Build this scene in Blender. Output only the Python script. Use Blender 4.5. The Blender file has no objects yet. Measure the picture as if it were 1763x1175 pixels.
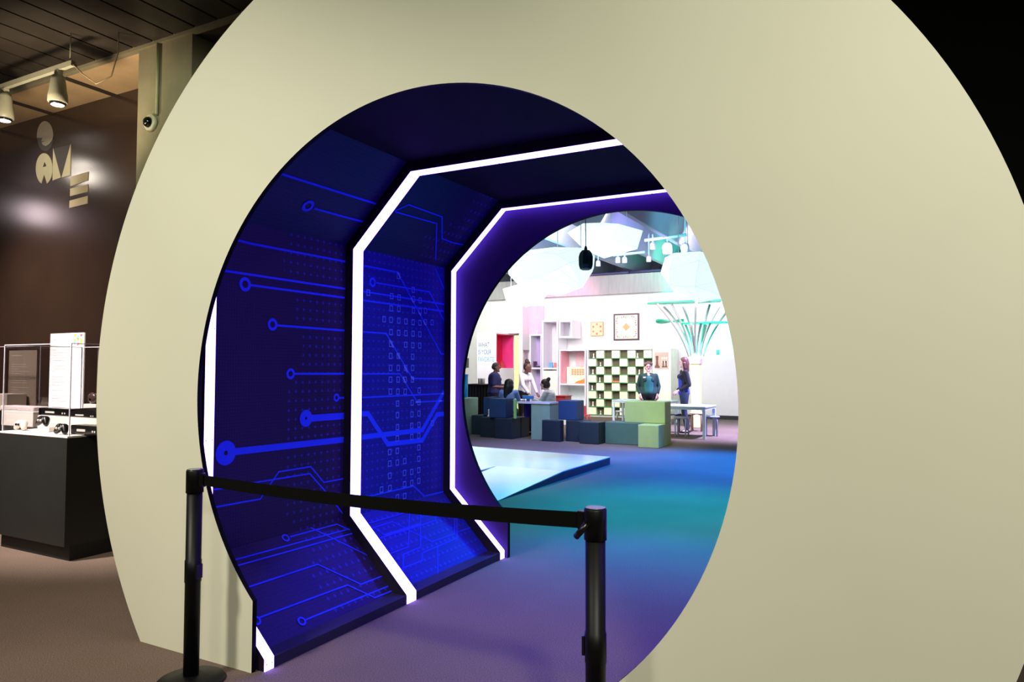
import bpy, bmesh, math, random
from mathutils import Vector, Matrix
random.seed(7)
SC = bpy.context.scene
PI = math.pi

# ------------------------------------------------------------------ camera
H = 1.43
FPX = 1232.97
YAW, PITCH, ROLL = math.radians(28.2788), math.radians(2.2613), math.radians(0.166)
fw = Vector((-math.sin(YAW)*math.cos(PITCH), math.cos(YAW)*math.cos(PITCH), math.sin(PITCH)))
r0 = Vector((math.cos(YAW), math.sin(YAW), 0)); u0 = r0.cross(fw)
rt = math.cos(ROLL)*r0 + math.sin(ROLL)*u0
up = -math.sin(ROLL)*r0 + math.cos(ROLL)*u0
cd = bpy.data.cameras.new('camera'); cam = bpy.data.objects.new('camera', cd)
SC.collection.objects.link(cam); SC.camera = cam
cd.sensor_width = 36.0; cd.lens = FPX*36.0/1763.0; cd.clip_start = .05; cd.clip_end = 200
M = Matrix((rt, up, -fw)).transposed().to_4x4(); M.translation = (0, 0, H); cam.matrix_world = M

# ------------------------------------------------------------------ world, exposure
w = bpy.data.worlds.new('world'); SC.world = w; w.use_nodes = True
w.node_tree.nodes['Background'].inputs[0].default_value = (.02, .022, .03, 1)
w.node_tree.nodes['Background'].inputs[1].default_value = .3
SC.view_settings.view_transform = 'Standard'; SC.view_settings.look = 'None'
SC.view_settings.gamma = 1; SC.view_settings.exposure = 0.0

def srgb(r, g, b):
    f = lambda c: (c/255/12.92) if c/255 <= .04045 else ((c/255+.055)/1.055)**2.4
    return (f(r), f(g), f(b))

def light(kind, loc, col, energy, target=None, size=.3, ang=60, blend=.6, sy=None):
    d = bpy.data.lights.new('lamp', kind); d.color = col; d.energy = energy
    o = bpy.data.objects.new('lamp', d); SC.collection.objects.link(o); o.location = loc
    if kind == 'SPOT':
        d.spot_size = math.radians(ang); d.spot_blend = blend; d.shadow_soft_size = size
    elif kind == 'AREA':
        d.size = size
        if sy: d.shape = 'RECTANGLE'; d.size_y = sy
    else: d.shadow_soft_size = size
    if target is not None:
        v = Vector(target)-Vector(loc); o.rotation_euler = v.to_track_quat('-Z', 'Y').to_euler()
    return o

WARM = (1.0, .95, .80)
# gallery side: ceiling spots on the white portal face, the case and the letters, plus added fills
light('SPOT', (-3.6, -1.5, 4.3), WARM, 940, (-3.3, 2.43, 1.35), .35, 66, 1)
light('SPOT', (1.9, -1.5, 4.3), WARM, 1050, (.1, 2.43, 1.35), .35, 66, 1)
light('SPOT', (-.9, -2.4, 4.3), (.90, 1.0, .72), 215, (-1.6, 2.43, 2.4), .4, 80, .9)
light('SPOT', (-6.4, 1.4, 4.2), (1, .88, .82), 2300, (-6.1, 3.6, 1.35), .12, 48, .8)
light('SPOT', (-9.3, 2.2, 4.2), (1, .80, .68), 1000, (-8.7, 4.9, .9), .12, 78, 1)
light('SPOT', (-7.6, 2.2, 4.2), (1, .93, .78), 240, (-9.0, 4.9, 3.65), .12, 26, .8)
light('POINT', (-10.3, 3.72, 4.25), (1, .88, .76), 22, None, .17)
light('POINT', (-13.8, 2.45, 4.25), (1, .80, .86), 22, None, .2)
light('SPOT', (-6.9, 3.3, 3.2), (1, .8, .56), 150, (-7.2, 4.6, 4.5), .12, 110, .8)  # added fill aimed up at the soffit, no fixture there
light('SPOT', (-4.2, 1.2, 4.3), (.95, 1, .72), 330, (-5.95, 4.3, 3.4), .12, 36, .8)
light('SPOT', (-6.5, -1.0, 2.0), (1, .86, .76), 60, (-6.8, 2.0, 4.5), .3, 110, .8)  # added low fill that brightens the dark slat ceiling
light('SPOT', (-4.9, .6, 4.3), (1, .80, .64), 240, (-4.9, 1.9, 0), .12, 70, .8)
# exhibition hall beyond the tunnel
light('SPOT', (-1.9, 8.0, 4.4), (.0, .46, .82), 3900, (-2.0, 7.0, 0), .25, 66, 1)
light('SPOT', (-1.2, 12.5, 4.4), (.0, .17, 1), 8000, (-2.7, 10.8, 0), .25, 62, .9)
light('SPOT', (-6.9, 8.7, 4.4), (.72, .96, 1), 1500, (-6.3, 8.7, 0), .3, 66, .6)
light('SPOT', (-5.0, 11.4, 4.4), (.25, .3, 1), 2000, (-5.3, 11.6, 0), .25, 70, .9)
light('SPOT', (-2.4, 6.6, 3.4), (.02, .02, 1), 1500, (-1.5, 4.4, 0), .25, 60, .9)  # added violet lamp aimed into the tunnel to tint its carpet
light('SPOT', (-2.2, 15.8, 4.4), (.55, .48, 1), 6500, (-3.2, 16.8, 0), .25, 75, .9)
light('AREA', (-6.5, 15.0, 4.35), (1, .93, .88), 300, (-6.8, 21.2, 1.4), 1.6, sy=4)
light('AREA', (-9.6, 15.4, 4.3), (1, .88, .93), 300, (-10.2, 21, 1.6), 1.2, sy=2)
light('AREA', (-3.6, 17.2, 4.3), (.92, .82, 1), 220, (-4.2, 21.2, 1.6), 1.2, sy=2)
light('SPOT', (-9.3, 18.6, 4.2), (1, .25, .62), 420, (-9.3, 21.2, 3.7), .2, 60, .9)
light('SPOT', (-6.8, 17.2, 4.3), (.75, 1, .35), 420, (-7.0, 20.4, .9), .2, 42, .9)
light('AREA', (-7.5, 9.5, 4.0), (.7, .85, 1), 90, (-6.5, 14, .8), 1.5)
light('SPOT', (-3.4, 10.0, 4.2), (.85, 1, .6), 800, (-4.4, 13.0, .6), .2, 36, .9)
# up-lights that colour the folded ceiling
light('SPOT', (-7.6, 14.8, 3.6), (.0, .42, 1), 700, (-7.3, 17.8, 6), .3, 70, .9)
light('SPOT', (-5.4, 15.2, 3.6), (.36, .24, 1), 600, (-5.6, 18.2, 6), .3, 75, .9)
light('SPOT', (-11.3, 17.2, 4.2), (.82, 1, .88), 520, (-12.6, 21.2, 2.4), .3, 70, 1)  # added greenish lamp brightening the left hall wall, not an up-light
light('SPOT', (-5.0, 19.0, 3.9), (.03, 1, .5), 260, (-5.4, 20.8, 5.4), .2, 110, .9)
light('SPOT', (-10.5, 16.0, 3.8), (.6, 1, .8), 160, (-10.5, 19.5, 5.8), .3, 100, .9)
light('SPOT', (-3.2, 14.0, 3.8), (.15, .75, 1), 360, (-3.6, 17.5, 6.0), .3, 100, .9)

# ------------------------------------------------------------------ helpers: view geometry
def ray(px, py):
    return ((px-881.5)/FPX)*rt - ((py-587.5)/FPX)*up + fw
def onY(px, py, Y):
    d = ray(px, py); t = Y/d.y; return Vector((d.x*t, Y, H+d.z*t))
def onX(px, py, X):
    d = ray(px, py); t = X/d.x; return Vector((X, d.y*t, H+d.z*t))
def onZ(px, py, Z):
    d = ray(px, py); t = (Z-H)/d.z; return Vector((d.x*t, d.y*t, Z))
def onP(px, py, n, c):                      # plane n.p = c
    d = ray(px, py); n = Vector(n); t = (c-n.dot(Vector((0, 0, H))))/n.dot(d)
    return Vector((0, 0, H))+d*t

# ------------------------------------------------------------------ helpers: materials
MC = {}
def mat(name, col, rough=.6, metal=0, noise=.06, scale=6, spec=.5, bump=0, emit=None, es=1, alpha=None, stretch=None):
    if name in MC: return MC[name]
    m = bpy.data.materials.new(name); m.use_nodes = True; nt = m.node_tree; b = nt.nodes['Principled BSDF']
    tc = nt.nodes.new('ShaderNodeTexCoord'); mp = nt.nodes.new('ShaderNodeMapping'); nz = nt.nodes.new('ShaderNodeTexNoise')
    nt.links.new(tc.outputs['Object'], mp.inputs[0]); nt.links.new(mp.outputs[0], nz.inputs['Vector'])
    if stretch: mp.inputs['Scale'].default_value = stretch
    nz.inputs['Scale'].default_value = scale; nz.inputs['Detail'].default_value = 4
    cr = nt.nodes.new('ShaderNodeValToRGB')
    c = Vector(col)
    a, z = c*(1-noise), c*(1+noise)
    cr.color_ramp.elements[0].color = (*a, 1); cr.color_ramp.elements[1].color = (*z, 1)
    cr.color_ramp.elements[0].position = .3; cr.color_ramp.elements[1].position = .7
    nt.links.new(nz.outputs['Fac'], cr.inputs[0]); nt.links.new(cr.outputs[0], b.inputs['Base Color'])
    b.inputs['Roughness'].default_value = rough; b.inputs['Metallic'].default_value = metal
    b.inputs['Specular IOR Level'].default_value = spec
    if bump:
        bp = nt.nodes.new('ShaderNodeBump'); bp.inputs['Strength'].default_value = bump; bp.inputs['Distance'].default_value = .01
        nt.links.new(nz.outputs['Fac'], bp.inputs['Height']); nt.links.new(bp.outputs[0], b.inputs['Normal'])
    if emit:
        b.inputs['Emission Color'].default_value = (*emit, 1); b.inputs['Emission Strength'].default_value = es
    if alpha is not None:
        b.inputs['Transmission Weight'].default_value = alpha; b.inputs['IOR'].default_value = 1.1
    MC[name] = m; return m

def S(*c): return srgb(*c)
white_paint = mat('white_paint', S(212, 210, 190), .5, noise=.015, scale=2, spec=.3)
black_edge = mat('black_edge', S(6, 4, 7), .7, spec=.1)
black_metal = mat('black_metal', S(5, 5, 5), .45, 0, .1, spec=.25)
cap_sheen = mat('cap_sheen', S(120, 120, 124), .25, .7)  # cap lightened: the room's reflection is put into its colour
belt_m = mat('belt_web', S(8, 8, 7), .9, spec=.08, bump=.2, scale=200)
matt_black = mat('matt_black', S(9, 9, 8), .9, spec=.1)
dark_wall = mat('dark_glossy_wall', S(58, 45, 38), .18, noise=.1, scale=1.5, spec=.7)
concrete = mat('concrete', S(128, 122, 96), .85, noise=.12, scale=5, bump=.15)
concrete_lt = mat('concrete_hall', S(176, 172, 170), .85, noise=.1, scale=3, bump=.15, stretch=(4, 1, .5))
slat_m = mat('ceiling_slats', S(54, 48, 42), .45, noise=.25, scale=3)
hall_white = mat('hall_white', S(236, 232, 228), .6, noise=.015)
shelf_white = mat('shelf_white', S(240, 238, 242), .45, noise=.01)
black_plastic = mat('black_plastic', S(16, 15, 15), .25)
grey_plastic = mat('grey_plastic', S(196, 190, 180), .35)
metal_m = mat('steel', S(170, 170, 172), .3, .8)

def carpet():
    m = bpy.data.materials.new('carpet'); m.use_nodes = True; nt = m.node_tree; b = nt.nodes['Principled BSDF']
    tc = nt.nodes.new('ShaderNodeTexCoord')
    n1 = nt.nodes.new('ShaderNodeTexNoise'); n1.inputs['Scale'].default_value = 190; n1.inputs['Detail'].default_value = 5
    n2 = nt.nodes.new('ShaderNodeTexNoise'); n2.inputs['Scale'].default_value = 1.1; n2.inputs['Detail'].default_value = 3
    for n in (n1, n2): nt.links.new(tc.outputs['Object'], n.inputs['Vector'])
    r = nt.nodes.new('ShaderNodeValToRGB')
    r.color_ramp.elements[0].color = (*S(84, 70, 62), 1); r.color_ramp.elements[1].color = (*S(138, 120, 106), 1)
    r.color_ramp.elements[0].position = .3; r.color_ramp.elements[1].position = .7
    mx = nt.nodes.new('ShaderNodeMixRGB'); mx.blend_type = 'MULTIPLY'; mx.inputs[0].default_value = .35
    nt.links.new(n1.outputs['Fac'], r.inputs[0]); nt.links.new(r.outputs[0], mx.inputs[1]); nt.links.new(n2.outputs['Fac'], mx.inputs[2])
    nt.links.new(mx.outputs[0], b.inputs['Base Color']); b.inputs['Roughness'].default_value = .95
    b.inputs['Specular IOR Level'].default_value = .15
    bp = nt.nodes.new('ShaderNodeBump'); bp.inputs['Strength'].default_value = .35; bp.inputs['Distance'].default_value = .004
    nt.links.new(n1.outputs['Fac'], bp.inputs['Height']); nt.links.new(bp.outputs[0], b.inputs['Normal'])
    return m
carpet_m = carpet()

def print_mat(name, axes, lo, hi, cell):
    """dark blue vinyl with a fine halftone of small blue diamonds, denser along the run"""
    m = bpy.data.materials.new(name); m.use_nodes = True; nt = m.node_tree; b = nt.nodes['Principled BSDF']
    tc = nt.nodes.new('ShaderNodeTexCoord'); sp = nt.nodes.new('ShaderNodeSeparateXYZ'); nt.links.new(tc.outputs['Object'], sp.inputs[0])
    def mth(op, a, bb=None, c=None):
        n = nt.nodes.new('ShaderNodeMath'); n.operation = op
        for i, v in enumerate((a, bb, c)):
            if v is None: continue
            if isinstance(v, (int, float)): n.inputs[i].default_value = v
            else: nt.links.new(v, n.inputs[i])
        return n.outputs[0]
    A = sp.outputs['Y']; B = sp.outputs['Z']
    def dots(size, rad):
        a = mth('ABSOLUTE', mth('SUBTRACT', mth('FRACT', mth('DIVIDE', A, size)), .5))
        c = mth('ABSOLUTE', mth('SUBTRACT', mth('FRACT', mth('DIVIDE', B, size)), .5))
        return mth('LESS_THAN', mth('ADD', a, c), rad)
    fine = dots(.018, .28); big = dots(.055, .2)
    # density of the larger dots follows the distance from the bay's start
    g = mth('SUBTRACT', A, lo); g = mth('DIVIDE', g, hi-lo)
    nz = nt.nodes.new('ShaderNodeTexNoise'); nz.inputs['Scale'].default_value = 1.6; nt.links.new(tc.outputs['Object'], nz.inputs['Vector'])
    gate = mth('GREATER_THAN', mth('ADD', g, mth('MULTIPLY', mth('SUBTRACT', nz.outputs['Fac'], .5), .6)), .55)
    bigg = mth('MULTIPLY', big, gate)
    base, f1, f2 = cell
    m1 = nt.nodes.new('ShaderNodeMixRGB'); m1.inputs[1].default_value = (*base, 1); m1.inputs[2].default_value = (*f1, 1); nt.links.new(fine, m1.inputs[0])
    m2 = nt.nodes.new('ShaderNodeMixRGB'); m2.inputs[2].default_value = (*f2, 1); nt.links.new(m1.outputs[0], m2.inputs[1]); nt.links.new(bigg, m2.inputs[0])
    nt.links.new(m2.outputs[0], b.inputs['Base Color']); b.inputs['Roughness'].default_value = .45; b.inputs['Specular IOR Level'].default_value = .25
    return m

# ------------------------------------------------------------------ helpers: meshes
class MB:
    def __init__(s): s.bm = bmesh.new(); s.mi = 0
    def _f(s, faces):
        for f in faces: f.material_index = s.mi
    def poly(s, pts):
        f = s.bm.faces.new([s.bm.verts.new(p) for p in pts]); f.material_index = s.mi; return f
    def box(s, x0, x1, y0, y1, z0, z1, bev=0):
        n0 = len(s.bm.faces)
        v = [s.bm.verts.new((x, y, z)) for x in (x0, x1) for y in (y0, y1) for z in (z0, z1)]
        fs = [s.bm.faces.new([v[i] for i in q]) for q in ((0, 1, 3, 2), (4, 6, 7, 5), (0, 4, 5, 1), (2, 3, 7, 6), (0, 2, 6, 4), (1, 5, 7, 3))]
        s._f(fs)
        if bev:
            ed = list({e for f in fs for e in f.edges})
            r = bmesh.ops.bevel(s.bm, geom=ed, offset=bev, segments=2, profile=.5, affect='EDGES')
            s._f(r['faces'])
        return s
    def tube(s, pts, r, seg=10, cap=True, radii=None):
        pts = [Vector(p) for p in pts]; rings = []
        for i, p in enumerate(pts):
            t = (pts[min(i+1, len(pts)-1)]-pts[max(i-1, 0)])
            t.normalize()
            a = t.cross(Vector((0, 0, 1)));
            if a.length < .05: a = t.cross(Vector((1, 0, 0)))
            a.normalize(); b = t.cross(a); R = radii[i] if radii else r
            rings.append([s.bm.verts.new(p+(a*math.cos(2*PI*k/seg)+b*math.sin(2*PI*k/seg))*R) for k in range(seg)])
        fs = []
        for A, B in zip(rings, rings[1:]):
            for k in range(seg):
                f = s.bm.faces.new((A[k], A[(k+1) % seg], B[(k+1) % seg], B[k])); f.smooth = True; fs.append(f)
        if cap: fs += [s.bm.faces.new(rings[0][::-1]), s.bm.faces.new(rings[-1])]
        s._f(fs); return s
    def lathe(s, prof, c=(0, 0, 0), seg=20, axis='Z', smooth=True):
        c = Vector(c); rings = []
        for r, h in prof:
            ring = []
            for k in range(seg):
                a = 2*PI*k/seg; x, y = r*math.cos(a), r*math.sin(a)
                p = {'Z': (x, y, h), 'Y': (x, h, y), 'X': (h, x, y)}[axis]
                ring.append(s.bm.verts.new(c+Vector(p)))
            rings.append(ring)
        fs = []
        for A, B in zip(rings, rings[1:]):
            for k in range(seg):
                f = s.bm.faces.new((A[k], A[(k+1) % seg], B[(k+1) % seg], B[k])); f.smooth = smooth; fs.append(f)
        fs += [s.bm.faces.new(rings[0][::-1]), s.bm.faces.new(rings[-1])]
        s._f(fs); return s
    def prism(s, pts, d):                   # closed polygon extruded by vector d
        d = Vector(d); a = [s.bm.verts.new(p) for p in pts]; b = [s.bm.verts.new(Vector(p)+d) for p in pts]; n = len(pts)
        fs = [s.bm.faces.new(a[::-1]), s.bm.faces.new(b)]+[s.bm.faces.new((a[i], a[(i+1) % n], b[(i+1) % n], b[i])) for i in range(n)]
        s._f(fs); return s
    def ball(s, c, r, sc=(1, 1, 1), sub=2):
        mm = Matrix.Translation(c) @ Matrix.Diagonal((*sc, 1))
        q = bmesh.ops.create_icosphere(s.bm, subdivisions=sub, radius=r, matrix=mm)
        for v in q['verts']:
            for f in v.link_faces: f.material_index = s.mi; f.smooth = True
        return s
    def cone(s, p0, r0_, p1, r1_, sc0=(1, 1, 1), sc1=(1, 1, 1)):   # tapered capsule (hull of two ellipsoids)
        t = bmesh.new()
        for p, r, sc in ((p0, r0_, sc0), (p1, r1_, sc1)):
            bmesh.ops.create_icosphere(t, subdivisions=2, radius=r, matrix=Matrix.Translation(p) @ Matrix.Diagonal((*sc, 1)))
        res = bmesh.ops.convex_hull(t, input=t.verts)
        bmesh.ops.delete(t, geom=[e for e in res['geom_interior'] if isinstance(e, bmesh.types.BMVert)], context='VERTS')
        me = bpy.data.meshes.new('t'); t.to_mesh(me); t.free(); n = len(s.bm.faces); s.bm.from_mesh(me); bpy.data.meshes.remove(me)
        s.bm.faces.ensure_lookup_table()
        for f in s.bm.faces[n:]: f.material_index = s.mi; f.smooth = True
        return s
    def build(s, name, mats, parent=None, loc=None, fix=True, auto=False):
        if fix: bmesh.ops.recalc_face_normals(s.bm, faces=s.bm.faces)
        if loc is not None: bmesh.ops.translate(s.bm, verts=s.bm.verts, vec=-Vector(loc))
        me = bpy.data.meshes.new(name); s.bm.to_mesh(me); s.bm.free()
        if not isinstance(mats, (list, tuple)): mats = [mats]
        for m in mats: me.materials.append(m)
        o = bpy.data.objects.new(name, me); SC.collection.objects.link(o)
        if loc is not None: o.location = loc
        if parent is not None:
            o.parent = parent
            q = parent; off = Vector((0, 0, 0))
            if loc is None:
                # geometry was given in world space: cancel the parents' translations
                while q is not None: off += Vector(q.location); q = q.parent
                o.location = -off
        return o

def tag(o, label=None, cat=None, group=None, kind=None):
    if label: o['label'] = label
    if cat: o['category'] = cat
    if group: o['group'] = group
    if kind: o['kind'] = kind
    return o
def thing(name, label, cat, loc=(0, 0, 0), rz=0, group=None):
    o = bpy.data.objects.new(name, None); SC.collection.objects.link(o); o.location = loc; o.rotation_euler.z = rz
    o.empty_display_size = .1
    return tag(o, label, cat, group)
def lchild(mb, name, m, parent):            # geometry already in the parent's local space
    o = mb.build(name, m); o.parent = parent; return o
def struct(mb, name, m): return tag(mb.build(name, m), kind='structure')
def copy_tree(o, parent=None):
    c = o.copy(); SC.collection.objects.link(c); c.parent = parent
    for ch in list(o.children): copy_tree(ch, c)
    return c
def remeshed(mb, name, mats, voxel, parent, smooth=2):
    bmesh.ops.recalc_face_normals(mb.bm, faces=mb.bm.faces)
    me = bpy.data.meshes.new(name); mb.bm.to_mesh(me); mb.bm.free()
    o = bpy.data.objects.new(name, me); SC.collection.objects.link(o)
    r = o.modifiers.new('r', 'REMESH'); r.mode = 'VOXEL'; r.voxel_size = voxel; r.use_smooth_shade = True
    s = o.modifiers.new('s', 'SMOOTH'); s.iterations = smooth; s.factor = .5
    dg = bpy.context.evaluated_depsgraph_get(); dg.update()
    m2 = bpy.data.meshes.new_from_object(o.evaluated_get(dg)); m2.name = name
    o.modifiers.clear(); o.data = m2; bpy.data.meshes.remove(me)
    m2.materials.clear()
    for m in (mats if isinstance(mats, list) else [mats]): m2.materials.append(m)
    for p in m2.polygons: p.use_smooth = True; p.material_index = 0
    o.parent = parent
    return o
def text(body, size, loc, rot, m, name, parent=None, extrude=.001, sx=1, align='LEFT', spacing=1, line=1):
    cu = bpy.data.curves.new(name, 'FONT'); cu.body = body; cu.size = size; cu.extrude = extrude; cu.align_x = align
    cu.space_character = spacing; cu.space_line = line
    t = bpy.data.objects.new('t', cu); SC.collection.objects.link(t)
    dg = bpy.context.evaluated_depsgraph_get(); dg.update()
    me = bpy.data.meshes.new_from_object(t.evaluated_get(dg)); bpy.data.objects.remove(t)
    o = bpy.data.objects.new(name, me); SC.collection.objects.link(o); me.materials.clear(); me.materials.append(m)
    o.location = loc; o.rotation_euler = rot; o.scale = (sx, 1, 1)
    if parent is not None:
        o.parent = parent; o.location = Vector(loc)-parent.location
    return o

# ================================================================== structure
ZC, YW, YS = 4.54, 4.905, 4.305
struct(MB().box(-18, 9, -5, 23.4, -.1, 0), 'floor', carpet_m)
# gallery ceiling of long dark boards with gaps
b = MB(); x = -13.07
while x < 6:
    b.box(x, x+.275, -5, YS, ZC, ZC+.04); x += .3
b.box(-13.1, 6, -5, YS, ZC+.06, ZC+.1)
struct(b, 'ceiling', slat_m)
b = MB().box(-18, -6.45, YS, YW+.1, ZC-.02, ZC+.15)
b.mi = 1
for xx in (-7.78, -9.02, -10.26, -11.5): b.box(xx, xx+.07, YS, YW, ZC-.035, ZC-.019)
soff = mat('concrete_soffit', S(190, 162, 122), .85, noise=.12, scale=3, bump=.1)
struct(b, 'ceiling_soffit', [soff, mat('dark_joint', S(52, 44, 38), .7)])
b = MB(); b.box(-18, 9, YS-.03, YS+.03, ZC-.03, ZC+.12)
struct(b, 'trim_1', concrete)
# dividing wall with the tunnel's opening
b = MB()
b.box(-18, -3.22, YW, YW+.12, 0, ZC+.1); b.mi = 1; b.box(-.33, 9, YW, YW+.12, 0, ZC+.1); b.box(-3.22, -.33, YW, YW+.12, 2.72, ZC+.1)
b.box(-18, 9, YW, YW+.12, ZC+.1, 8.6)
struct(b, 'wall_middle', [dark_wall, matt_black])
struct(MB().box(-6.44, -5.665, YS, YW, 0, ZC), 'column', concrete)
struct(MB().box(-5.665, 9, YS, YW, ZC-.02, ZC+.1), 'ceiling_dark', slat_m)
struct(MB().box(-18.1, -18, -5, 23.4, 0, 8.6), 'wall_left', dark_wall)
struct(MB().box(9, 9.1, -5, 23.4, 0, 8.6), 'wall_right', matt_black)
struct(MB().box(-18, 9, -5.1, -5, 0, ZC+.1), 'wall_front', dark_wall)
b = MB(); b.box(-5.75, -4.9, YW-.12, YW-.005, 3.2, onY(320, 126, YW-.1).z)
tag(b.build('wall_panel', mat('brown_panel', S(36, 26, 22), .6)), 'dark brown square panel on the wall right of the concrete column', 'panel')

# hall: back wall, gallery beam, folded ceiling
YB = 21.2
zb = onY(1075, 507, YB).z; zt = onY(1083, 472, YB-.25).z
struct(MB().box(-18, 9, YB, YB+.2, 0, zb+.1), 'wall_back', hall_white)
struct(MB().box(-18, 9, YB-.25, YB+.4, zb, zt), 'beam', concrete_lt)
base_m = mat('dark_base', S(40, 38, 46), .6)
struct(MB().box(-18, 9, YB-.03, YB, 0, .11), 'baseboard_back', base_m)
up_m = mat('upper_wall', S(104, 100, 112), .8, noise=.2, scale=2)
b = MB().box(-18, 9, YB+2.0, YB+2.2, zt-.4, 8.6)
b.mi = 1
for px0, px1 in ((1050, 1056), (1100, 1119), (1124, 1137), (1165, 1172), (955, 962)):
    a = onY(px0, 440, YB+1.95).x; c = onY(px1, 440, YB+1.95).x
    b.box(a, c, YB+1.93, YB+2.0, zt-.3, 6.2)
struct(b, 'wall_upper', [up_m, mat('upper_panel', S(46, 50, 60), .5)])
zbeam = onY(1083, 470, YB).z+.12
ceil_m = mat('folded_ceiling', S(150, 153, 168), .8, noise=.05, scale=1)
b = MB(); b.mi = 0
x0 = onY(1083, 470, YB).x
d2 = onZ(1139, 452, zbeam).x-x0
per = abs(d2) if abs(d2) > .8 else 1.7
k = -4
xs = [x0+per*i for i in range(-6, 9)]
for xa in xs:
    apex = zbeam+1.5
    # long slope to the left of each beam edge, steep return on its right, thick lower lip
    P = [(xa-.12, zbeam), (xa, zbeam), (xa+per*.45, apex), (xa+per*.45, apex+.1), (xa-.12, zbeam+.25)]
    b.prism([(x_, 5.1, z_) for x_, z_ in P], (0, YB+2-5.1, 0))
    P = [(xa+per*.45, apex), (xa+per-.12, zbeam+.25), (xa+per-.12, zbeam+.35), (xa+per*.45, apex+.1)]
    b.prism([(x_, 5.1, z_) for x_, z_ in P], (0, YB+2-5.1, 0))
struct(b, 'ceiling_hall', ceil_m)
struct(MB().box(-18, 9, 5.0, 23.4, 8.6, 8.7), 'ceiling_roof', slat_m)

# ================================================================== the tunnel
def annulus(y0, th, co, Ro, ci, Ri, xcl, xcr, mats, name, parent, N=160):
    """portal disc with a round doorway, both cut flat by the floor"""
    def outer():
        a0 = math.asin(-co[1]/Ro); return [(co[0]+Ro*math.cos(PI-a0-(PI-2*a0)*i/N), co[1]+Ro*math.sin(PI-a0-(PI-2*a0)*i/N)) for i in range(N+1)]
    zl = ci[1]-math.sqrt(max(Ri**2-(xcl-ci[0])**2, 0)); zr = ci[1]-math.sqrt(max(Ri**2-(xcr-ci[0])**2, 0))
    al = math.atan2(zl-ci[1], xcl-ci[0]); ar = math.atan2(zr-ci[1], xcr-ci[0])
    al = al % (2*PI); ar = ar if ar < 0 else ar-2*PI
    K = 8; inn = [(xcl, zl*i/K) for i in range(K)]
    n2 = N-2*K; inn += [(ci[0]+Ri*math.cos(al+(ar-al)*i/n2), ci[1]+Ri*math.sin(al+(ar-al)*i/n2)) for i in range(n2+1)]
    inn += [(xcr, zr*(K-1-i)/K) for i in range(K)]
    out = outer()
    m = MB(); V = {}
    def v(tag_, i, p, y):
        key = (tag_, i, y)
        if key not in V: V[key] = m.bm.verts.new((p[0], y, p[1]))
        return V[key]
    y1 = y0+th
    for i in range(N):
        o0, o1, i0, i1 = out[i], out[i+1], inn[i], inn[i+1]
        for y, mi in ((y0, 0), (y1, 1)):
            f = m.bm.faces.new((v('o', i, o0, y), v('o', i+1, o1, y), v('i', i+1, i1, y), v('i', i, i0, y))); f.material_index = mi
        f = m.bm.faces.new((v('o', i, o0, y0), v('o', i+1, o1, y0), v('o', i+1, o1, y1), v('o', i, o0, y1))); f.material_index = 0
        f = m.bm.faces.new((v('i', i, i0, y0), v('i', i+1, i1, y0), v('i', i+1, i1, y1), v('i', i, i0, y1))); f.material_index = 1
    for i in (0, N):
        f = m.bm.faces.new((v('o', i, out[i], y0), v('i', i, inn[i], y0), v('i', i, inn[i], y1), v('o', i, out[i], y1))); f.material_index = 1
    return m.build(name, mats, parent)

YF = 2.434
tun = thing('tunnel', 'white round portal tunnel with glowing purple circuit walls standing on the carpet', 'tunnel', (-1.78, YF, 0))
inner_dark = mat('disc_back_paint', S(38, 24, 60), .5, spec=.2)
tag(annulus(YF, .026, (-1.772, 1.302), 2.174, (-1.786, 1.297), 1.323, -2.693, -.879, [white_paint, black_edge], 'portal_face', tun),
    'large cream white front disc with a round doorway')
tag(annulus(4.815, .036, (-1.75, 1.28), 2.1, (-1.736, 1.258), 1.303, -2.622, -.85, [mat('rear_disc_paint', S(42, 18, 64), .55, spec=.15), black_edge], 'rear_disc', tun),
    'dark violet rear disc with a round doorway')

CXT = -1.773
# octagon profile of the glowing ribs (left half), mirrored
XI, ZL, ZU, XF, ZT, ZK = -3.098, .491, 2.207, -2.648, 2.655, .057
def prof(off):                              # inner profile moved outward by off; closed on the floor
    d = off*.4142
    L = [(XF, 0), (XF, ZK), (XI, ZL), (XI, ZU), (XF, ZT)]
    if off:
        L = [(XF, 0), (XF-off*.0, 0), (XI-off, ZL-d), (XI-off, ZU+d), (XF-d, ZT+off)]
        s45 = off*1.4142
        # lower slant line: x+z = XF+ZK - s45 ; meet the floor
        L[0] = (XF+ZK-s45, 0); L[1] = (XF+ZK-s45-.02, .02)
    return L
def mirror(L): return L+[(2*CXT-x, z) for x, z in L[::-1]]
strip_em = mat('lit_acrylic', S(240, 230, 255), .4, noise=0, emit=(3.0, 1.7, 14), es=1)
rib_black = mat('rib_black', S(22, 16, 30), .55, spec=.2)
DEP = .072
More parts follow.
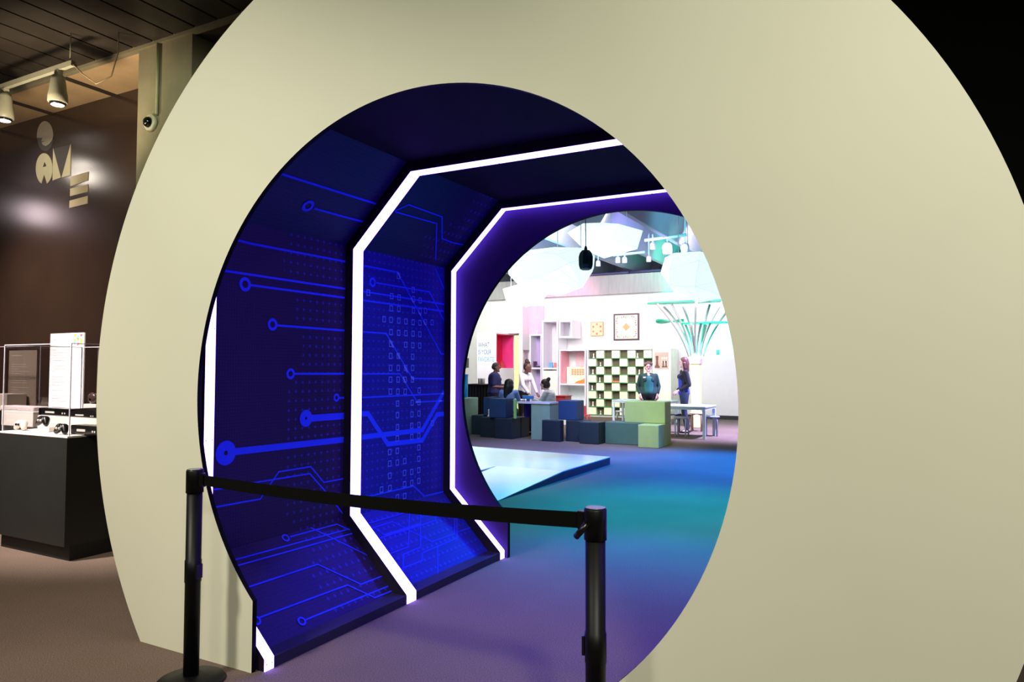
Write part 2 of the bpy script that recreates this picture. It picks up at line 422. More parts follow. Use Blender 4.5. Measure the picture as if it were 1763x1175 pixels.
for ri, (ya, yb, lab) in enumerate(((2.472, 2.53, 'front lit rib just behind the white disc'), (3.584, 3.680, 'middle lit rib'), (4.748, 4.812, 'rear lit rib against the rear disc'))):
    inn = mirror(prof(0)); dd = .006
    m = MB(); out = mirror([(XF-.10, 0), (XF-.10, .0), (XI-DEP, ZL-DEP*.41), (XI-DEP, ZU+DEP*.41), (XF-DEP*.41, ZT+DEP)])
    out[0] = (XF-.10, 0); out[1] = (XF-.102, .02); out[-1] = (2*CXT-XF+.10, 0); out[-2] = (2*CXT-XF+.102, .02)
    core = mirror([(XF-.004, 0), (XF-.004, ZK), (XI-.004, ZL), (XI-.004, ZU), (XF, ZT+.004)])
    n = len(out)
    for i in range(n-1):
        m.prism([(core[i][0], ya, core[i][1]), (core[i+1][0], ya, core[i+1][1]), (out[i+1][0], ya, out[i+1][1]), (out[i][0], ya, out[i][1])], (0, yb-ya, 0))
    rib = tag(m.build('light_rib', rib_black, tun), lab)
    m = MB()
    for i in range(n-1):
        a0, a1, c0, c1 = inn[i], inn[i+1], core[i], core[i+1]
        m.prism([(a0[0], ya+.001, a0[1]), (a1[0], ya+.001, a1[1]), (c1[0], ya+.001, c1[1]), (c0[0], ya+.001, c0[1])], (0, yb-ya-.002, 0))
    tag(m.build('diffuser', strip_em, rib), 'glowing white lilac strip')
    # small dark screws along the strip, each a sub-part sharing one mesh
    spots = []
    for i in (1, 2, 3, 4):
        A, B = inn[i], inn[i+1]; L_ = math.hypot(B[0]-A[0], B[1]-A[1]); q_ = max(2, int(L_/.45))
        for k in range(1, q_): spots += [(A[0]+(B[0]-A[0])*k/q_, ya+.010, A[1]+(B[1]-A[1])*k/q_), (A[0]+(B[0]-A[0])*k/q_, yb-.010, A[1]+(B[1]-A[1])*k/q_)]
    spots += [(XF, ya+.012, .03), (XF, yb-.012, .03)]
    m = MB(); m.ball((0, 0, 0), .0035, sub=1); s0 = m.build('screw', mat('screw', S(70, 60, 80), .4, .5), rib, loc=(0, 0, 0))
    for k, sp_ in enumerate(spots):
        o = s0 if k == 0 else s0.copy()
        if k: SC.collection.objects.link(o); o.parent = rib
        o.location = Vector(sp_)-tun.location-rib.location

# printed panels
navy = [(.014, .006, .045), (.016, .010, .095), (.016, .02, .25)]
vinyl1 = print_mat('circuit_vinyl_dark', 0, 2.53, 3.58, navy)
vinyl2 = print_mat('circuit_vinyl_blue', 0, 3.0, 4.2, [(.012, .014, .24), (.012, .02, .34), (.018, .03, .5)])
vinyl3 = print_mat('circuit_vinyl_navy', 0, 3.2, 5.2, [(.008, .006, .05), (.010, .009, .10), (.014, .02, .25)])
trace = mat('trace_blue', (.018, .04, .80), .5, noise=0, spec=.2)
trace_lt = mat('trace_light', (.08, .15, .85), .5, noise=0, spec=.2)
trace_b = mat('trace_bright', (.018, .062, .95), .5, noise=0, spec=.2)
trace_hi = mat('trace_highlight', (.12, .2, .9), .5, noise=0)
WX = XI-.067
n_u = Vector((-1, 0, 1)).normalized(); n_l = Vector((-1, 0, -1)).normalized()
# slanted planes through the wall corners
PU0 = Vector((WX, 0, ZU+.03)); PL0 = Vector((WX, 0, ZL-.03))
cU, cL = n_u.dot(PU0), n_l.dot(PL0)
planes = {'V': (Vector((-1, 0, 0)), -WX), 'U': (n_u, cU), 'L': (n_l, cL)}
CNT = [0]
def strip(mb, key, pts, wpx, off=.0015, closed=False, world=False):
    """a flat printed line: pixel path laid on a panel plane"""
    n, c = planes[key]; W = [onP(p[0], p[1], n, c-off) for p in pts]
    for A, B in zip(W, W[1:]):
        CNT[0] = (CNT[0]+1) % 12; A = A-n*.00012*CNT[0]; B = B-n*.00012*CNT[0]     # overlaps never share a plane
        d = (B-A); L_ = d.length
        if L_ < 1e-5: continue
        d.normalize(); s_ = d.cross(n)*(wpx/2); e = d*(wpx*.25)
        mb.poly([A-s_-e, B-s_+e, B+s_+e, A+s_-e])
def ring(mb, key, px, py, R, r, off=.0032, hole=True):
    n, c = planes[key]; C = onP(px, py, n, c-off); a = Vector((0, 1, 0)); b_ = n.cross(a)
    N = 24; o = [C+(a*math.cos(2*PI*k/N)+b_*math.sin(2*PI*k/N))*R for k in range(N)]; i_ = [C+(a*math.cos(2*PI*k/N)+b_*math.sin(2*PI*k/N))*r for k in range(N)]
    for k in range(N): mb.poly([o[k], o[(k+1) % N], i_[(k+1) % N], i_[k]])
def sq(mb, key, px, py, s_=.019, t=.007, off=.0034):
    n, c = planes[key]; C = onP(px, py, n, c-off); a = Vector((0, 1, 0)); b_ = n.cross(a).normalized()
    s2 = s_*1.15
    q = [C+a*x_*s_+b_*z_*s2 for x_, z_ in ((-1, -1), (1, -1), (1, 1), (-1, 1))]
    q2 = [C+a*x_*(s_-t)+b_*z_*(s2-t) for x_, z_ in ((-1, -1), (1, -1), (1, 1), (-1, 1))]
    for k in range(4): mb.poly([q[k], q[(k+1) % 4], q2[(k+1) % 4], q2[k]])
def panel(mb, key, y0, y1, mirror_=False):
    th = .02
    if key == 'V': A, B = (WX, ZL-.03), (WX, ZU+.03)
    elif key == 'U': A, B = (WX, ZU+.03), (XF-.03, ZU+.03+(XF-.03-WX))
    elif key == 'L': A, B = (XF-.085, ZL-.03-(XF-.085-WX)), (WX, ZL-.03)
    n = planes[key][0]*th
    P = [(A[0], A[1]), (B[0], B[1]), (B[0]+n.x, B[1]+n.z), (A[0]+n.x, A[1]+n.z)]
    if mirror_: P = [(2*CXT-x_, z_) for x_, z_ in P]
    mb.prism([(x_, y0, z_) for x_, z_ in P], (0, y1-y0, 0))
ceil_blk = mat('tunnel_ceiling', S(16, 14, 24), .8, spec=.1)
ZCT = ZU+.03+(XF-.03-WX)
for bi, (y0, y1, vin) in enumerate(((2.53, 3.584, vinyl1), (3.68, 4.748, vinyl2))):
    # --- left side with its traces
    m = MB(); panel(m, 'V', y0, y1); m.mi = 1; tr = 2
    if bi == 0:
        w1 = .013
        for p in ([(407.7, 413.5), (433, 420), (593.8, 450.5)], [(386.5, 466.5), (593.8, 497.5)], [(430, 491), (592.6, 513)], [(478, 560.7), (592.6, 569.4)], [(508, 644), (592, 644)], [(584, 685.3), (592, 685.5)],
                  ):
            strip(m, 'V', p, w1)
        for q, R in (((422.2, 489.8), .040), ((469.4, 559), .036), ((500.4, 644), .033), ((579.5, 685), .026)): ring(m, 'V', *q, R, R*.52)
        for p in ([(439, 831.4), (533, 816), (559.6, 846), (589.7, 884.6)], [(590.5, 824.8), (557.5, 831), (535, 804), (479.9, 813), (452, 853.4), (448.3, 859.6), (368.6, 873.9)], [(358, 844.5), (379, 842), (439, 831.4)]):
            strip(m, 'V', p, .009)
        strip(m, 'V', [(536, 720.6), (591.2, 716.6)], .042); strip(m, 'V', [(400, 778.7), (591.2, 757.4)], .038)
        ring(m, 'V', 526.9, 720.7, .052, .009); ring(m, 'V', 389, 780.5, .066, .012)
    else:
        for p in ([(624.3, 457.2), (684.3, 469), (759.2, 609.5), (764.4, 610)], [(648.7, 487.4), (739.5, 503), (764.4, 552.4)], [(623.4, 501.8), (764.4, 524.3)], [(623.4, 517.3), (764.4, 536.4)],
                  [(622.5, 571.6), (664.6, 574.5), (709.6, 652), (764.4, 652.5)], [(621, 644), (688.5, 644), (718.4, 692.7), (763.7, 690.4)], [(621, 685), (763.7, 678)],
                  [(624, 857), (642, 853.5), (711.7, 837.3), (730.5, 854.6), (764, 847)], [(749.8, 463.4), (764.4, 498)]):
            strip(m, 'V', p, .011)
        ring(m, 'V', 641.6, 486.3, .034, .018)
        strip(m, 'V', [(621, 713), (633.2, 712.6), (667.5, 765), (727.2, 758.4), (752.7, 714), (763.7, 713)], .036)
        strip(m, 'V', [(621, 753.5), (727.2, 740.7), (763.7, 675.4)], .036)
        m.mi = 2
        c4 = [(182, 343), (460, 190), (397, 375), (465, 387), (595, 318), (597, 402), (659, 415), (393, 487), (463, 492), (597, 508), (658, 512), (708, 510), (328, 587), (391, 593), (462, 600), (528, 608), (594, 615), (657, 620), (707, 612), (768, 617), (391, 706), (461, 712), (527, 716), (594, 720), (656, 725), (389, 815), (526, 822), (592, 827), (655, 830), (388, 925), (458, 925), (590, 932), (387, 1035), (457, 1035), (525, 1035), (590, 1035), (386, 1143), (456, 1143), (520, 1143), (588, 1143)]
        c5 = [(326, 157), (384, 157), (441, 157), (550, 148), (382, 250), (495, 243), (549, 240), (381, 340), (494, 333), (548, 327), (381, 433), (492, 422), (548, 415), (380, 522), (492, 510), (547, 500), (652, 403), (321, 627), (380, 618), (547, 592), (321, 718), (380, 710), (437, 698), (547, 680), (321, 812), (436, 790), (492, 782), (547, 768), (257, 920), (322, 908), (436, 878), (492, 868), (547, 852), (380, 980), (437, 970)]
        for x_, y_ in c4: sq(m, 'V', 600+x_/5.34, 440+y_/5.34)
        for x_, y_ in c5: sq(m, 'V', 600+x_/4.52, 640+y_/4.52)
        m.mi = 3
        for a, c in (((684.8, 469.5), (689, 478)), ((708, 514), (712, 521)), ((721, 537.5), (724, 543)), ((729, 553), (733, 560)), ((671, 586), (677, 598)), ((684, 609), (688, 617)), ((696, 630), (701, 641)), ((708, 649), (712, 654)), ((694, 650), (698, 659)), ((756, 691), (760, 690.6)), ((760, 678.4), (763.5, 678.2)), ((716, 692.7), (724, 692.2))):
            strip(m, 'V', [a, c], .013, off=.0045)
    o = m.build('wall_panel', [vin, trace_b if bi else trace, trace_lt, trace_hi], tun); tag(o, 'upright panel printed with blue circuit traces'+(' and small squares' if bi else ''))
    m = MB(); panel(m, 'U', y0, y1); m.mi = 1
    if bi == 0:
        strip(m, 'U', [(484, 299.3), (650, 352)], .014); strip(m, 'U', [(541.6, 359.3), (628.2, 382.9)], .014); ring(m, 'U', 530.5, 355, .040, .021)
    else:
        strip(m, 'U', [(679, 363.6), (703.8, 352.7), (761, 373.5), (761, 411), (780, 418.2), (799, 422)], .011)
        strip(m, 'U', [(681, 365), (752, 385), (749.8, 448)], .011)
    tag(m.build('slant_panel', [vinyl3, trace], tun), 'dark navy upper slanted panel with blue traces')
    m = MB(); panel(m, 'L', y0, y1); m.mi = 1
    if bi == 0:
        for p in ([(389, 933), (519, 901), (643.7, 962)], [(500, 924.7), (580, 903), (600, 912), (613, 918)], [(403, 964.8), (607.7, 909.5)], [(408.5, 974.5), (513.6, 945.4), (610.5, 917.8)],
                  [(426.5, 1011.8), (546.8, 972.3), (621.5, 1006.8), (664.4, 990)], [(447, 1064), (598, 1008), (645, 1029.8), (679.6, 1016)], [(527, 1067.4), (675.5, 1006.8)]):
            strip(m, 'L', p, .009)
        for q in ((492, 926.6), (441.7, 1069), (519.7, 1070)): ring(m, 'L', *q, .026, .015)
    else:
        for p in ([(635.6, 901.7), (701, 882.3)], [(640.7, 909.9), (675.4, 898.6), (743.8, 933), (782.6, 919.4), (782.6, 894.5), (803, 889)], [(653.9, 927.2), (703, 912), (750, 896.6), (750, 866)],
                  [(705, 882), (703, 942.5), (672.3, 953.8)], [(723.4, 886.4), (724, 943), (694.8, 955.2), (693.8, 984.4)], [(691.7, 979.3), (727, 965.6), (727.5, 952.3), (786.7, 927.2), (786.7, 894.5)],
                  [(753, 938.4), (754, 990.5), (716, 1006)], [(787.7, 916), (815.3, 907.8)], [(645, 910), (662, 922)]):
            strip(m, 'L', p, .008)
        strip(m, 'L', [(662, 922), (723.4, 902.7)], .014)
    tag(m.build('lower_panel', [vinyl1 if bi == 0 else vinyl2, trace], tun), 'lower slanted panel with thin blue circuit lines')
    m = MB(); m.prism([(XF-.03, y0, ZCT), (2*CXT-XF+.03, y0, ZCT), (2*CXT-XF+.03, y0, ZCT+.02), (XF-.03, y0, ZCT+.02)], (0, y1-y0, 0))
    tag(m.build('ceiling_panel', ceil_blk, tun), 'near black ceiling panel')
    for key, nm, vv in (('V', 'wall_panel', vin), ('U', 'slant_panel', vinyl3), ('L', 'lower_panel', vin)):
        m = MB(); panel(m, key, y0, y1, True); m.mi = 1
        n_, c_ = planes[key]
        for k in range(6):                  # plain repeat of the straight traces on the unseen side
            z_ = .7+k*.25
            if key == 'V':
                xx = 2*CXT-WX-.0015
                m.poly([(xx, y0+.1*k, z_), (xx, y1, z_), (xx, y1, z_+.012), (xx, y0+.1*k, z_+.012)])
        m.build(nm, [vv, trace], tun)
    for sg in (0, 1):
        xa, xb = XF-.12, XF-.001
        if sg: xa, xb = 2*CXT-xb, 2*CXT-xa
        MB().box(xa, xb, y0, y1, 0, .052).build('kickboard', mat('kickboard', S(34, 30, 56), .5, spec=.3), tun)
# lit ends under the ribs spill on the carpet
# (the diffusers themselves are the lamps)

# ================================================================== stanchions and belt
def stanchion(px, py, base_dx=0, rot=0, label=''):
    p = onZ(px, py, .965); t = thing('stanchion', label, 'barrier post', (p.x, p.y, 0), rot, 'belt barrier posts')
    lchild(MB().lathe([(.147, 0), (.15, .006), (.142, .014), (.06, .03), (.045, .034)], seg=40), 'base', black_metal, t)
    lchild(MB().lathe([(.034, .03), (.034, .45), (.0365, .452), (.0365, .5), (.0365, .55), (.034, .552), (.034, .86)], seg=28), 'pole', black_metal, t)
    lchild(MB().lathe([(.0385, .858), (.0385, .957), (.036, .963)], seg=28), 'head', black_metal, t)
    lchild(MB().lathe([(.0345, .963), (.034, .9655)], seg=28), 'cap', cap_sheen, t)
    m = MB(); m.box(.034, .044, -.018, .018, .47, .535, .003); lchild(m, 'clip', black_plastic, t)
    return t
LP = stanchion(336, 808, label='black belt post on the left, before the portal disc')
RP = stanchion(1025, 874, rot=PI, label='black belt post on the right, in the mouth of the doorway')
d = (RP.location-LP.location); d.normalize()
bt = thing('barrier_belt', 'black webbing belt stretched between the two posts across the doorway', 'barrier belt', (LP.location+RP.location)/2)
m = MB(); A = LP.location+d*.037; B = RP.location-d*.05; N = 24
pts = []
for k in range(N+1):
    t = k/N; sag = .020*4*t*(1-t); zt_ = .942-sag+.003*t
    P = A.lerp(B, t); hh = .0235+.004*t; pts.append((P, zt_-2*hh, zt_))
nn = Vector((-d.y, d.x, 0))*.0012
for (P, a0, a1), (Q, b0, b1) in zip(pts, pts[1:]):
    for sgn in (1, -1):
        o_ = nn*sgn
        m.poly([Vector((P.x, P.y, a0))+o_, Vector((Q.x, Q.y, b0))+o_, Vector((Q.x, Q.y, b1))+o_, Vector((P.x, P.y, a1))+o_])
    m.poly([Vector((P.x, P.y, a1))+nn, Vector((Q.x, Q.y, b1))+nn, Vector((Q.x, Q.y, b1))-nn, Vector((P.x, P.y, a1))-nn])
m.build('webbing', belt_m, bt)
for P_, s_ in ((LP.location, 1), (RP.location, -1)):
    m = MB(); c = P_+d*s_*.048; m.box(c.x-.014, c.x+.014, c.y-.01, c.y+.01, .887, .950, .002)
    m.build('belt_end', black_plastic, bt)
m = MB(); c = RP.location-d*.044+Vector((0, -.028, 0)); m.tube([(c.x+.03, c.y-.012, .918), (c.x+.008, c.y-.014, .888), (c.x-.010, c.y-.012, .868)], .011, 10)
m.build('belt_latch', black_plastic, bt)
#PART2
# ================================================================== gallery side, left
# letters on the dark wall
cream = mat('letter_cream', S(206, 196, 158), .6, noise=.03); cream_dim = mat('letter_grey', S(150, 140, 118), .5, noise=.03)
def wp(x, y, Y=YW): return onY(x/3.092, 180+y/3.092, Y)
def flat(name, polys, m, th=.006, Y=YW, parent=None):
    b = MB()
    for P in polys: b.prism([wp(*q, Y) if not isinstance(q, Vector) else q for q in P], (0, -th, 0))
    o = b.build(name, m, parent); return o
def ell(cx, cy, rx, ry, a0, a1, n=22): return [(cx+rx*math.cos(math.radians(a0+(a1-a0)*i/n)), cy-ry*math.sin(math.radians(a0+(a1-a0)*i/n))) for i in range(n+1)]
o = flat('letter', [ell(242, 168, 43, 79, 0, 180)+[(199, 178), (230, 178), (222, 196), (234, 196), (285, 168)]], cream_dim)
tag(o, 'round grey letter G, topmost of the wall letters', 'letter', 'wall letters')
b = MB(); b.prism([wp(*q) for q in ell(242, 170, 43, 80, 180, 360)], (0, -.003, 0)); b.build('lower_half', mat('letter_dark', S(52, 46, 40), .5), o)  # lower half in the letter's own darker tone
b = MB(); b.prism([wp(*q, YW-.006) for q in [(222, 180), (284, 168), (277, 192), (262, 212), (244, 222), (227, 214), (222, 202), (238, 197)]], (0, -.002, 0)); b.build('notch', cream_dim, o)
A_ = ell(237, 343, 44, 83, -62, 242, 40)+[(226, 380), (238, 372), (252, 380)]
A_ = ell(237, 343, 44, 83, -70, 250, 40)+[(237, 372)]
o = flat('letter', [A_], cream); tag(o, 'round cream letter A with a notch at its foot', 'letter', 'wall letters')
b = MB(); b.prism([wp(*q, YW-.006) for q in [(229, 334), (238, 306), (247, 328)]], (0, -.002, 0)); b.build('counter', dark_wall, o)
o = flat('letter', [[(285, 235), (326, 390), (282, 406)], [(378, 212), (376, 378), (330, 390)]], cream)
tag(o, 'cream letter M made of two triangles', 'letter', 'wall letters')
b = MB(); b.prism([wp(*q) for q in [(285, 236), (377, 214), (329, 388)]], (0, -.003, 0)); b.build('centre', mat('letter_dark', S(70, 62, 54), .5), o)  # darker V that belongs to the letter's design
o = flat('letter', [[(378, 385), (472, 358), (470, 404), (377, 437)], [(376, 449), (470, 425), (469, 466), (375, 489)], [(373, 513), (469, 487), (468, 528), (371, 552)]], cream)
tag(o, 'cream letter E of three slanted bars, lowest of the wall letters', 'letter', 'wall letters')

# dome camera, conduit on the column
c = onY(263, 213, YS)
dc = thing('dome_camera', 'white security dome camera on the concrete column', 'camera', (c.x, YS, c.z))
lchild(MB().lathe([(.078, 0), (.078, -.035), (.07, -.042), (.055, -.044)], axis='Y', seg=28), 'housing', mat('camera_white', S(190, 190, 165), .4), dc)
m = MB(); m.ball((0, -.044, 0), .052, (1, .95, 1), 3); lchild(m, 'dome', mat('dome_black', S(12, 12, 14), .05, spec=1), dc)
p1 = onY(276, 70, YS); p0 = onY(272, 198, YS)
tag(MB().tube([(p1.x, YS-.02, ZC-.03), (p1.x, YS-.02, c.z+.07)], .014, 10).build('conduit', mat('conduit', S(150, 150, 118), .5)), 'thin painted conduit running down the column to the dome camera', 'conduit')

# track with spotlights
tz = ZC-.30
a = onZ(-40, 176, tz); e = onZ(126, 110, tz)
tk = thing('lighting_track', 'grey lighting track hanging below the slatted ceiling', 'lighting track', (e.x, e.y, tz))
olive = mat('lamp_body', S(158, 158, 138), .4)
m = MB(); m.box(-4.5, 0, -.02, .02, -.02, .03); lchild(m, 'rail', olive, tk)
for xx in (-.05, -1.8, -3.6):
    lchild(MB().tube([(xx, 0, .03), (xx, 0, .30)], .006, 6), 'hanger', olive, tk)
lens_m = mat('lamp_lens', S(255, 250, 240), .4, noise=0, emit=(1, .93, .9), es=6)
for i, (px, py, lb) in enumerate(((100, 150, 'white track spotlight nearer the column, lit'), (8, 186, 'white track spotlight cut by the left edge of the photo, lit'))):
    q = onY(px, py, e.y)
    hd = thing('spotlight', lb, 'spotlight', (q.x, e.y, tz-.02), 0, 'track spotlights')
    lchild(MB().box(-.03, .03, -.025, .025, -.05, 0, .004), 'adapter', olive, hd)
    lchild(MB().lathe([(.05, -.05), (.062, -.09), (.075, -.20), (.082, -.235), (.084, -.30), (.078, -.305)][::-1], seg=24), 'body', olive, hd)
    lchild(MB().lathe([(.062, -.325), (.066, -.32), (.07, -.306)], seg=24), 'rim', black_plastic, hd)
    lchild(MB().lathe([(.05, -.329), (.056, -.325)], seg=20), 'lens', lens_m, hd)
q = onZ(125, 110, tz)
tag(MB().tube([(q.x, e.y, tz), (q.x+.10, e.y+.03, tz-.10), (q.x+.2, e.y+.1, tz-.19), (q.x+.33, e.y+.16, tz-.12), (q.x+.36, e.y+.2, tz+.1), (q.x+.36, e.y+.2, ZC)], .006, 6).build('cable', mat('cable_cream', S(170, 150, 120), .6)), 'loose pale cable hooked from the end of the lighting track', 'cable')

# display case
cx, cy = -5.42, 3.15
ZG0, ZG1 = .925, 1.61
YBk = cy+.62
dcase = thing('display_case', 'black plinth display case with a clear acrylic box on top', 'display case', (-5.9, cy+.2, 0))
case_blk = mat('case_black', S(26, 26, 22), .55, noise=.1)
MB().box(-6.35, cx, cy+.02, YBk, 0, .11).build('kick', mat('kick_black', S(10, 9, 8), .6), dcase)
MB().box(-6.36, cx, cy-.02, YBk+.03, .11, ZG0-.015).build('plinth', case_blk, dcase)
MB().box(-6.355, cx-.005, cy-.015, YBk+.025, ZG0-.0149, ZG0-.002).build('deck', mat('deck_white', S(225, 215, 205), .5), dcase)
def glass_mat():
    m = bpy.data.materials.new('clear_acrylic'); m.use_nodes = True; nt = m.node_tree; b = nt.nodes['Principled BSDF']
    b.inputs['Base Color'].default_value = (1, 1, 1, 1); b.inputs['Roughness'].default_value = .02
    t = nt.nodes.new('ShaderNodeBsdfTransparent'); t.inputs[0].default_value = (.94, .94, .95, 1)
    mx = nt.nodes.new('ShaderNodeMixShader'); fr = nt.nodes.new('ShaderNodeValue'); fr.outputs[0].default_value = .035
    g = nt.nodes.new('ShaderNodeBsdfGlossy'); g.inputs['Roughness'].default_value = .03
    nt.links.new(fr.outputs[0], mx.inputs[0]); nt.links.new(t.outputs[0], mx.inputs[1]); nt.links.new(g.outputs[0], mx.inputs[2])
    nt.links.new(mx.outputs[0], nt.nodes['Material Output'].inputs[0]); return m
acr = glass_mat(); edge_m = mat('acrylic_edge', S(210, 200, 212), .2, noise=0)
m = MB()
for bx in ((-6.34, cx-.01, cy, cy+.005), (-6.34, cx-.01, YBk-.005, YBk), (-6.34, -6.335, cy+.005, YBk-.005), (cx-.015, cx-.01, cy+.005, YBk-.005)):
    m.box(bx[0], bx[1], bx[2], bx[3], ZG0, ZG1)
m.box(-6.34, cx-.01, cy, YBk, ZG1, ZG1+.005); g = m.build('acrylic_box', acr, dcase)
m = MB(); r = .0035
for xx in (-6.34, cx-.01):
    for yy in (cy, YBk): m.box(xx-r, xx+r, yy-r, yy+r, ZG0, ZG1+.005)
for yy in (cy, YBk): m.box(-6.34, cx-.01, yy-r, yy+r, ZG1, ZG1+.006)
for xx in (-6.34, cx-.01): m.box(xx-r, xx+r, cy, YBk, ZG1, ZG1+.006)
m.build('acrylic_edges', edge_m, g)
# items in the case
riser_m = mat('riser_white', S(214, 206, 196), .5, noise=.02)
def rb(name, label, cat, px0, px1, pyb, Y, h, dep, m, group=None, bev=.004, z0=None):
    A = onY(px0, pyb, Y); B = onY(px1, pyb, Y); z = A.z if z0 is None else z0
    o = MB().box(A.x, B.x, Y, Y+dep, z, z+h, bev).build(name, m, loc=((A.x+B.x)/2, Y+dep/2, z)); return tag(o, label, cat, group)
zd = ZG0
rb('riser', 'white riser block in the case under the black console with the curved lid', 'riser', 64, 168, 740, cy+.26, .11, .18, riser_m, z0=zd)
rb('riser', 'taller white riser at the left end of the case under the pale console', 'riser', 2, 56, 735, cy+.30, .13, .16, riser_m, z0=zd)
rb('riser', 'white stand at the far right of the case under the oval viewer', 'riser', 143, 165, 700, cy+.50, .20, .08, riser_m, z0=zd)
def console(name, label, px0, px1, Y, z0, h, dep, m, lid=None):
    A = onY(px0, 700, Y); B = onY(px1, 700, Y); c = ((A.x+B.x)/2, Y+dep/2, z0)
    t = thing(name, label, 'game console', c); w_ = (B.x-A.x)/2
    lchild(MB().box(-w_, w_, -dep/2, dep/2, 0, h, .008), 'body', m, t)
    if lid:
        mm = MB(); mm.prism([(-w_*.96+2*w_*.96*i/10, -dep/2*.9, h+lid*math.sin(PI*i/10)) for i in range(11)], (0, dep*.85, 0)); lchild(mm, 'lid', m, t)
    lchild(MB().box(-w_*.5, w_*.1, -dep/2-.003, -dep/2, h*.35, h*.6), 'slot', grey_plastic, t)
    for k in (.6, .75): lchild(MB().box(w_*k, w_*k+.012, -dep/2-.004, -dep/2, h*.3, h*.5), 'button', grey_plastic, t)
    return t
console('game_console', 'wide black game console on the white riser', 66, 118, cy+.28, zd+.11, .06, .14, black_plastic)
console('game_console', 'black game console with a curved lid on the riser, right of centre', 119, 166, cy+.27, zd+.11, .04, .14, black_plastic, .035)
console('game_console', 'flat black game console on the deck at the right of the case', 122, 170, cy+.10, zd, .07, .12, black_plastic)
console('game_console', 'pale grey game console on the left riser', 0, 57, cy+.32, zd+.13, .04, .13, mat('console_grey', S(190, 176, 176), .4))
def gamepad(label, px, py, Y, z0, m, tilt=0):
    c = onY(px, py, Y); t = thing('game_controller', label, 'game controller', (c.x, Y, z0), 0, None)
    b = MB()
    for s_ in (-1, 1):
        b.cone((s_*.030, 0, .052), .031, (s_*.056, -.01, .021), .020)
    b.cone((-.03, 0, .058), .024, (.03, 0, .058), .024)
    lchild(b, 'body', m, t)
    for s_ in (-1, 1):
        lchild(MB().lathe([(.010, -.028), (.010, -.036), (.006, -.038)], (s_*.018, 0, .048), 10, 'Y'), 'stick', grey_plastic if m is black_plastic else black_plastic, t)
    for i, (dx, dz) in enumerate(((0, .007), (.007, 0), (0, -.007), (-.007, 0))):
        mm = MB(); mm.ball((.035+dx, -.028, .062+dz), .0035, sub=1); lchild(mm, 'button', grey_plastic, t)
    return t
gamepad('white game controller standing on the case deck', 37, 735, cy+.10, zd, mat('pad_white', S(220, 214, 200), .3))
gamepad('black game controller raised on a small stand, left of the other black one', 75, 725, cy+.14, zd+.04, black_plastic)
rb('riser', 'small white stand under the raised black controller', 'riser', 66, 84, 740, cy+.11, .04, .06, riser_m, z0=zd)
gamepad('black game controller low at the front corner of the case', 107, 738, cy+.05, zd, black_plastic)
hs = onY(152, 670, cy+.50)
t = thing('oval_viewer', 'dark oval handheld device on the white stand at the right of the case', 'handheld device', (hs.x, cy+.54, zd+.20))
m = MB(); m.ball((0, 0, .05), .055, (1.05, .5, .85), 3); lchild(m, 'body', mat('viewer_brown', S(66, 50, 44), .2), t)
m = MB(); m.ball((0, -.018, .04), .022, (1.1, .5, .9), 2); lchild(m, 'lens', black_plastic, t)
# text panels beside the case
def text_panel(label, P, w_, z0, z1, m, deco=False, stand=True):
    t = thing('text_panel', label, 'text panel', (P[0], P[1], 0))
    b = MB().box(0, w_, 0, .012, z0, z1); lchild(b, 'board', m, t)
    if stand: lchild(MB().box(w_*.42, w_*.58, .012, .03, 0, z1-.2), 'stand', grey_plastic, t)
    pr_ = mat('print_grey', S(214, 206, 206), .6); random.seed(3)
    b = MB(); z = z1-.16
    while z > z0+.08:
        if random.random() < .8: b.box(w_*.1, w_*(.1+random.uniform(.25, .75)), -.0015, 0, z, z+.003)
        z -= .026
    lchild(b, 'text_lines', pr_, t)
    lchild(MB().box(w_*.08, w_*.45, -.0015, 0, z1-.062, z1-.056), 'heading', pr_, t)
    if deco:
        cols = [S(240, 205, 60), S(120, 200, 210), S(230, 80, 110), S(160, 200, 80), S(240, 150, 60)]
        for k in range(9):
            x_ = w_*(.70+.09*(k % 3)); z_ = z1-.01-.035*(k//3)-.012*(k % 2)
            b = MB(); b.prism([(x_, -.001, z_), (x_+w_*.09, -.001, z_-.006), (x_+w_*.03, -.001, z_-.035)], (0, -.001, 0))
            lchild(b, 'triangle', mat('deco%d' % (k % 5), cols[k % 5], .6), t)
    return t
A = onY(87, 575, YBk+.25); B = onY(145, 575, YBk+.25)
text_panel('bright white text panel with coloured triangles in its corner, rising above the case', (A.x, YBk+.25), B.x-A.x, .85, A.z, mat('panel_white', S(255, 252, 252), .5), True)
A = onY(16, 604, 4.5); B = onY(64, 604, 4.5)
text_panel('grey text panel inside the rear case, seen through the left half of the black case', (A.x, 4.5), B.x-A.x, 1.0, A.z, mat('panel_grey', S(150, 138, 124), .5))
# second case against the wall
xr2 = onY(68, 650, 4.22).x
t = thing('display_case', 'rear display case with a clear box, behind the black case at the left edge', 'display case', (-8.3, 4.4, 0))
MB().box(-9.6, xr2, 4.22, 4.85, .0, .97).build('plinth', case_blk, t)
MB().box(-9.595, xr2-.005, 4.225, 4.845, .9701, .98).build('deck', riser_m, t)
m = MB(); m.box(-9.59, xr2-.01, 4.23, 4.235, .985, 1.66); m.box(xr2-.015, xr2-.01, 4.236, 4.84, .985, 1.66); g = m.build('acrylic_box', acr, t)
m = MB()
for xx, yy in ((xr2-.01, 4.23), (xr2-.01, 4.84), (-9.59, 4.23)): m.box(xx-r, xx+r, yy-r, yy+r, .985, 1.66)
m.box(-9.59, xr2-.01, 4.23-r, 4.23+r, 1.655, 1.662); m.box(xr2-.01-r, xr2-.01+r, 4.23, 4.84, 1.655, 1.662); m.build('acrylic_edges', edge_m, g)
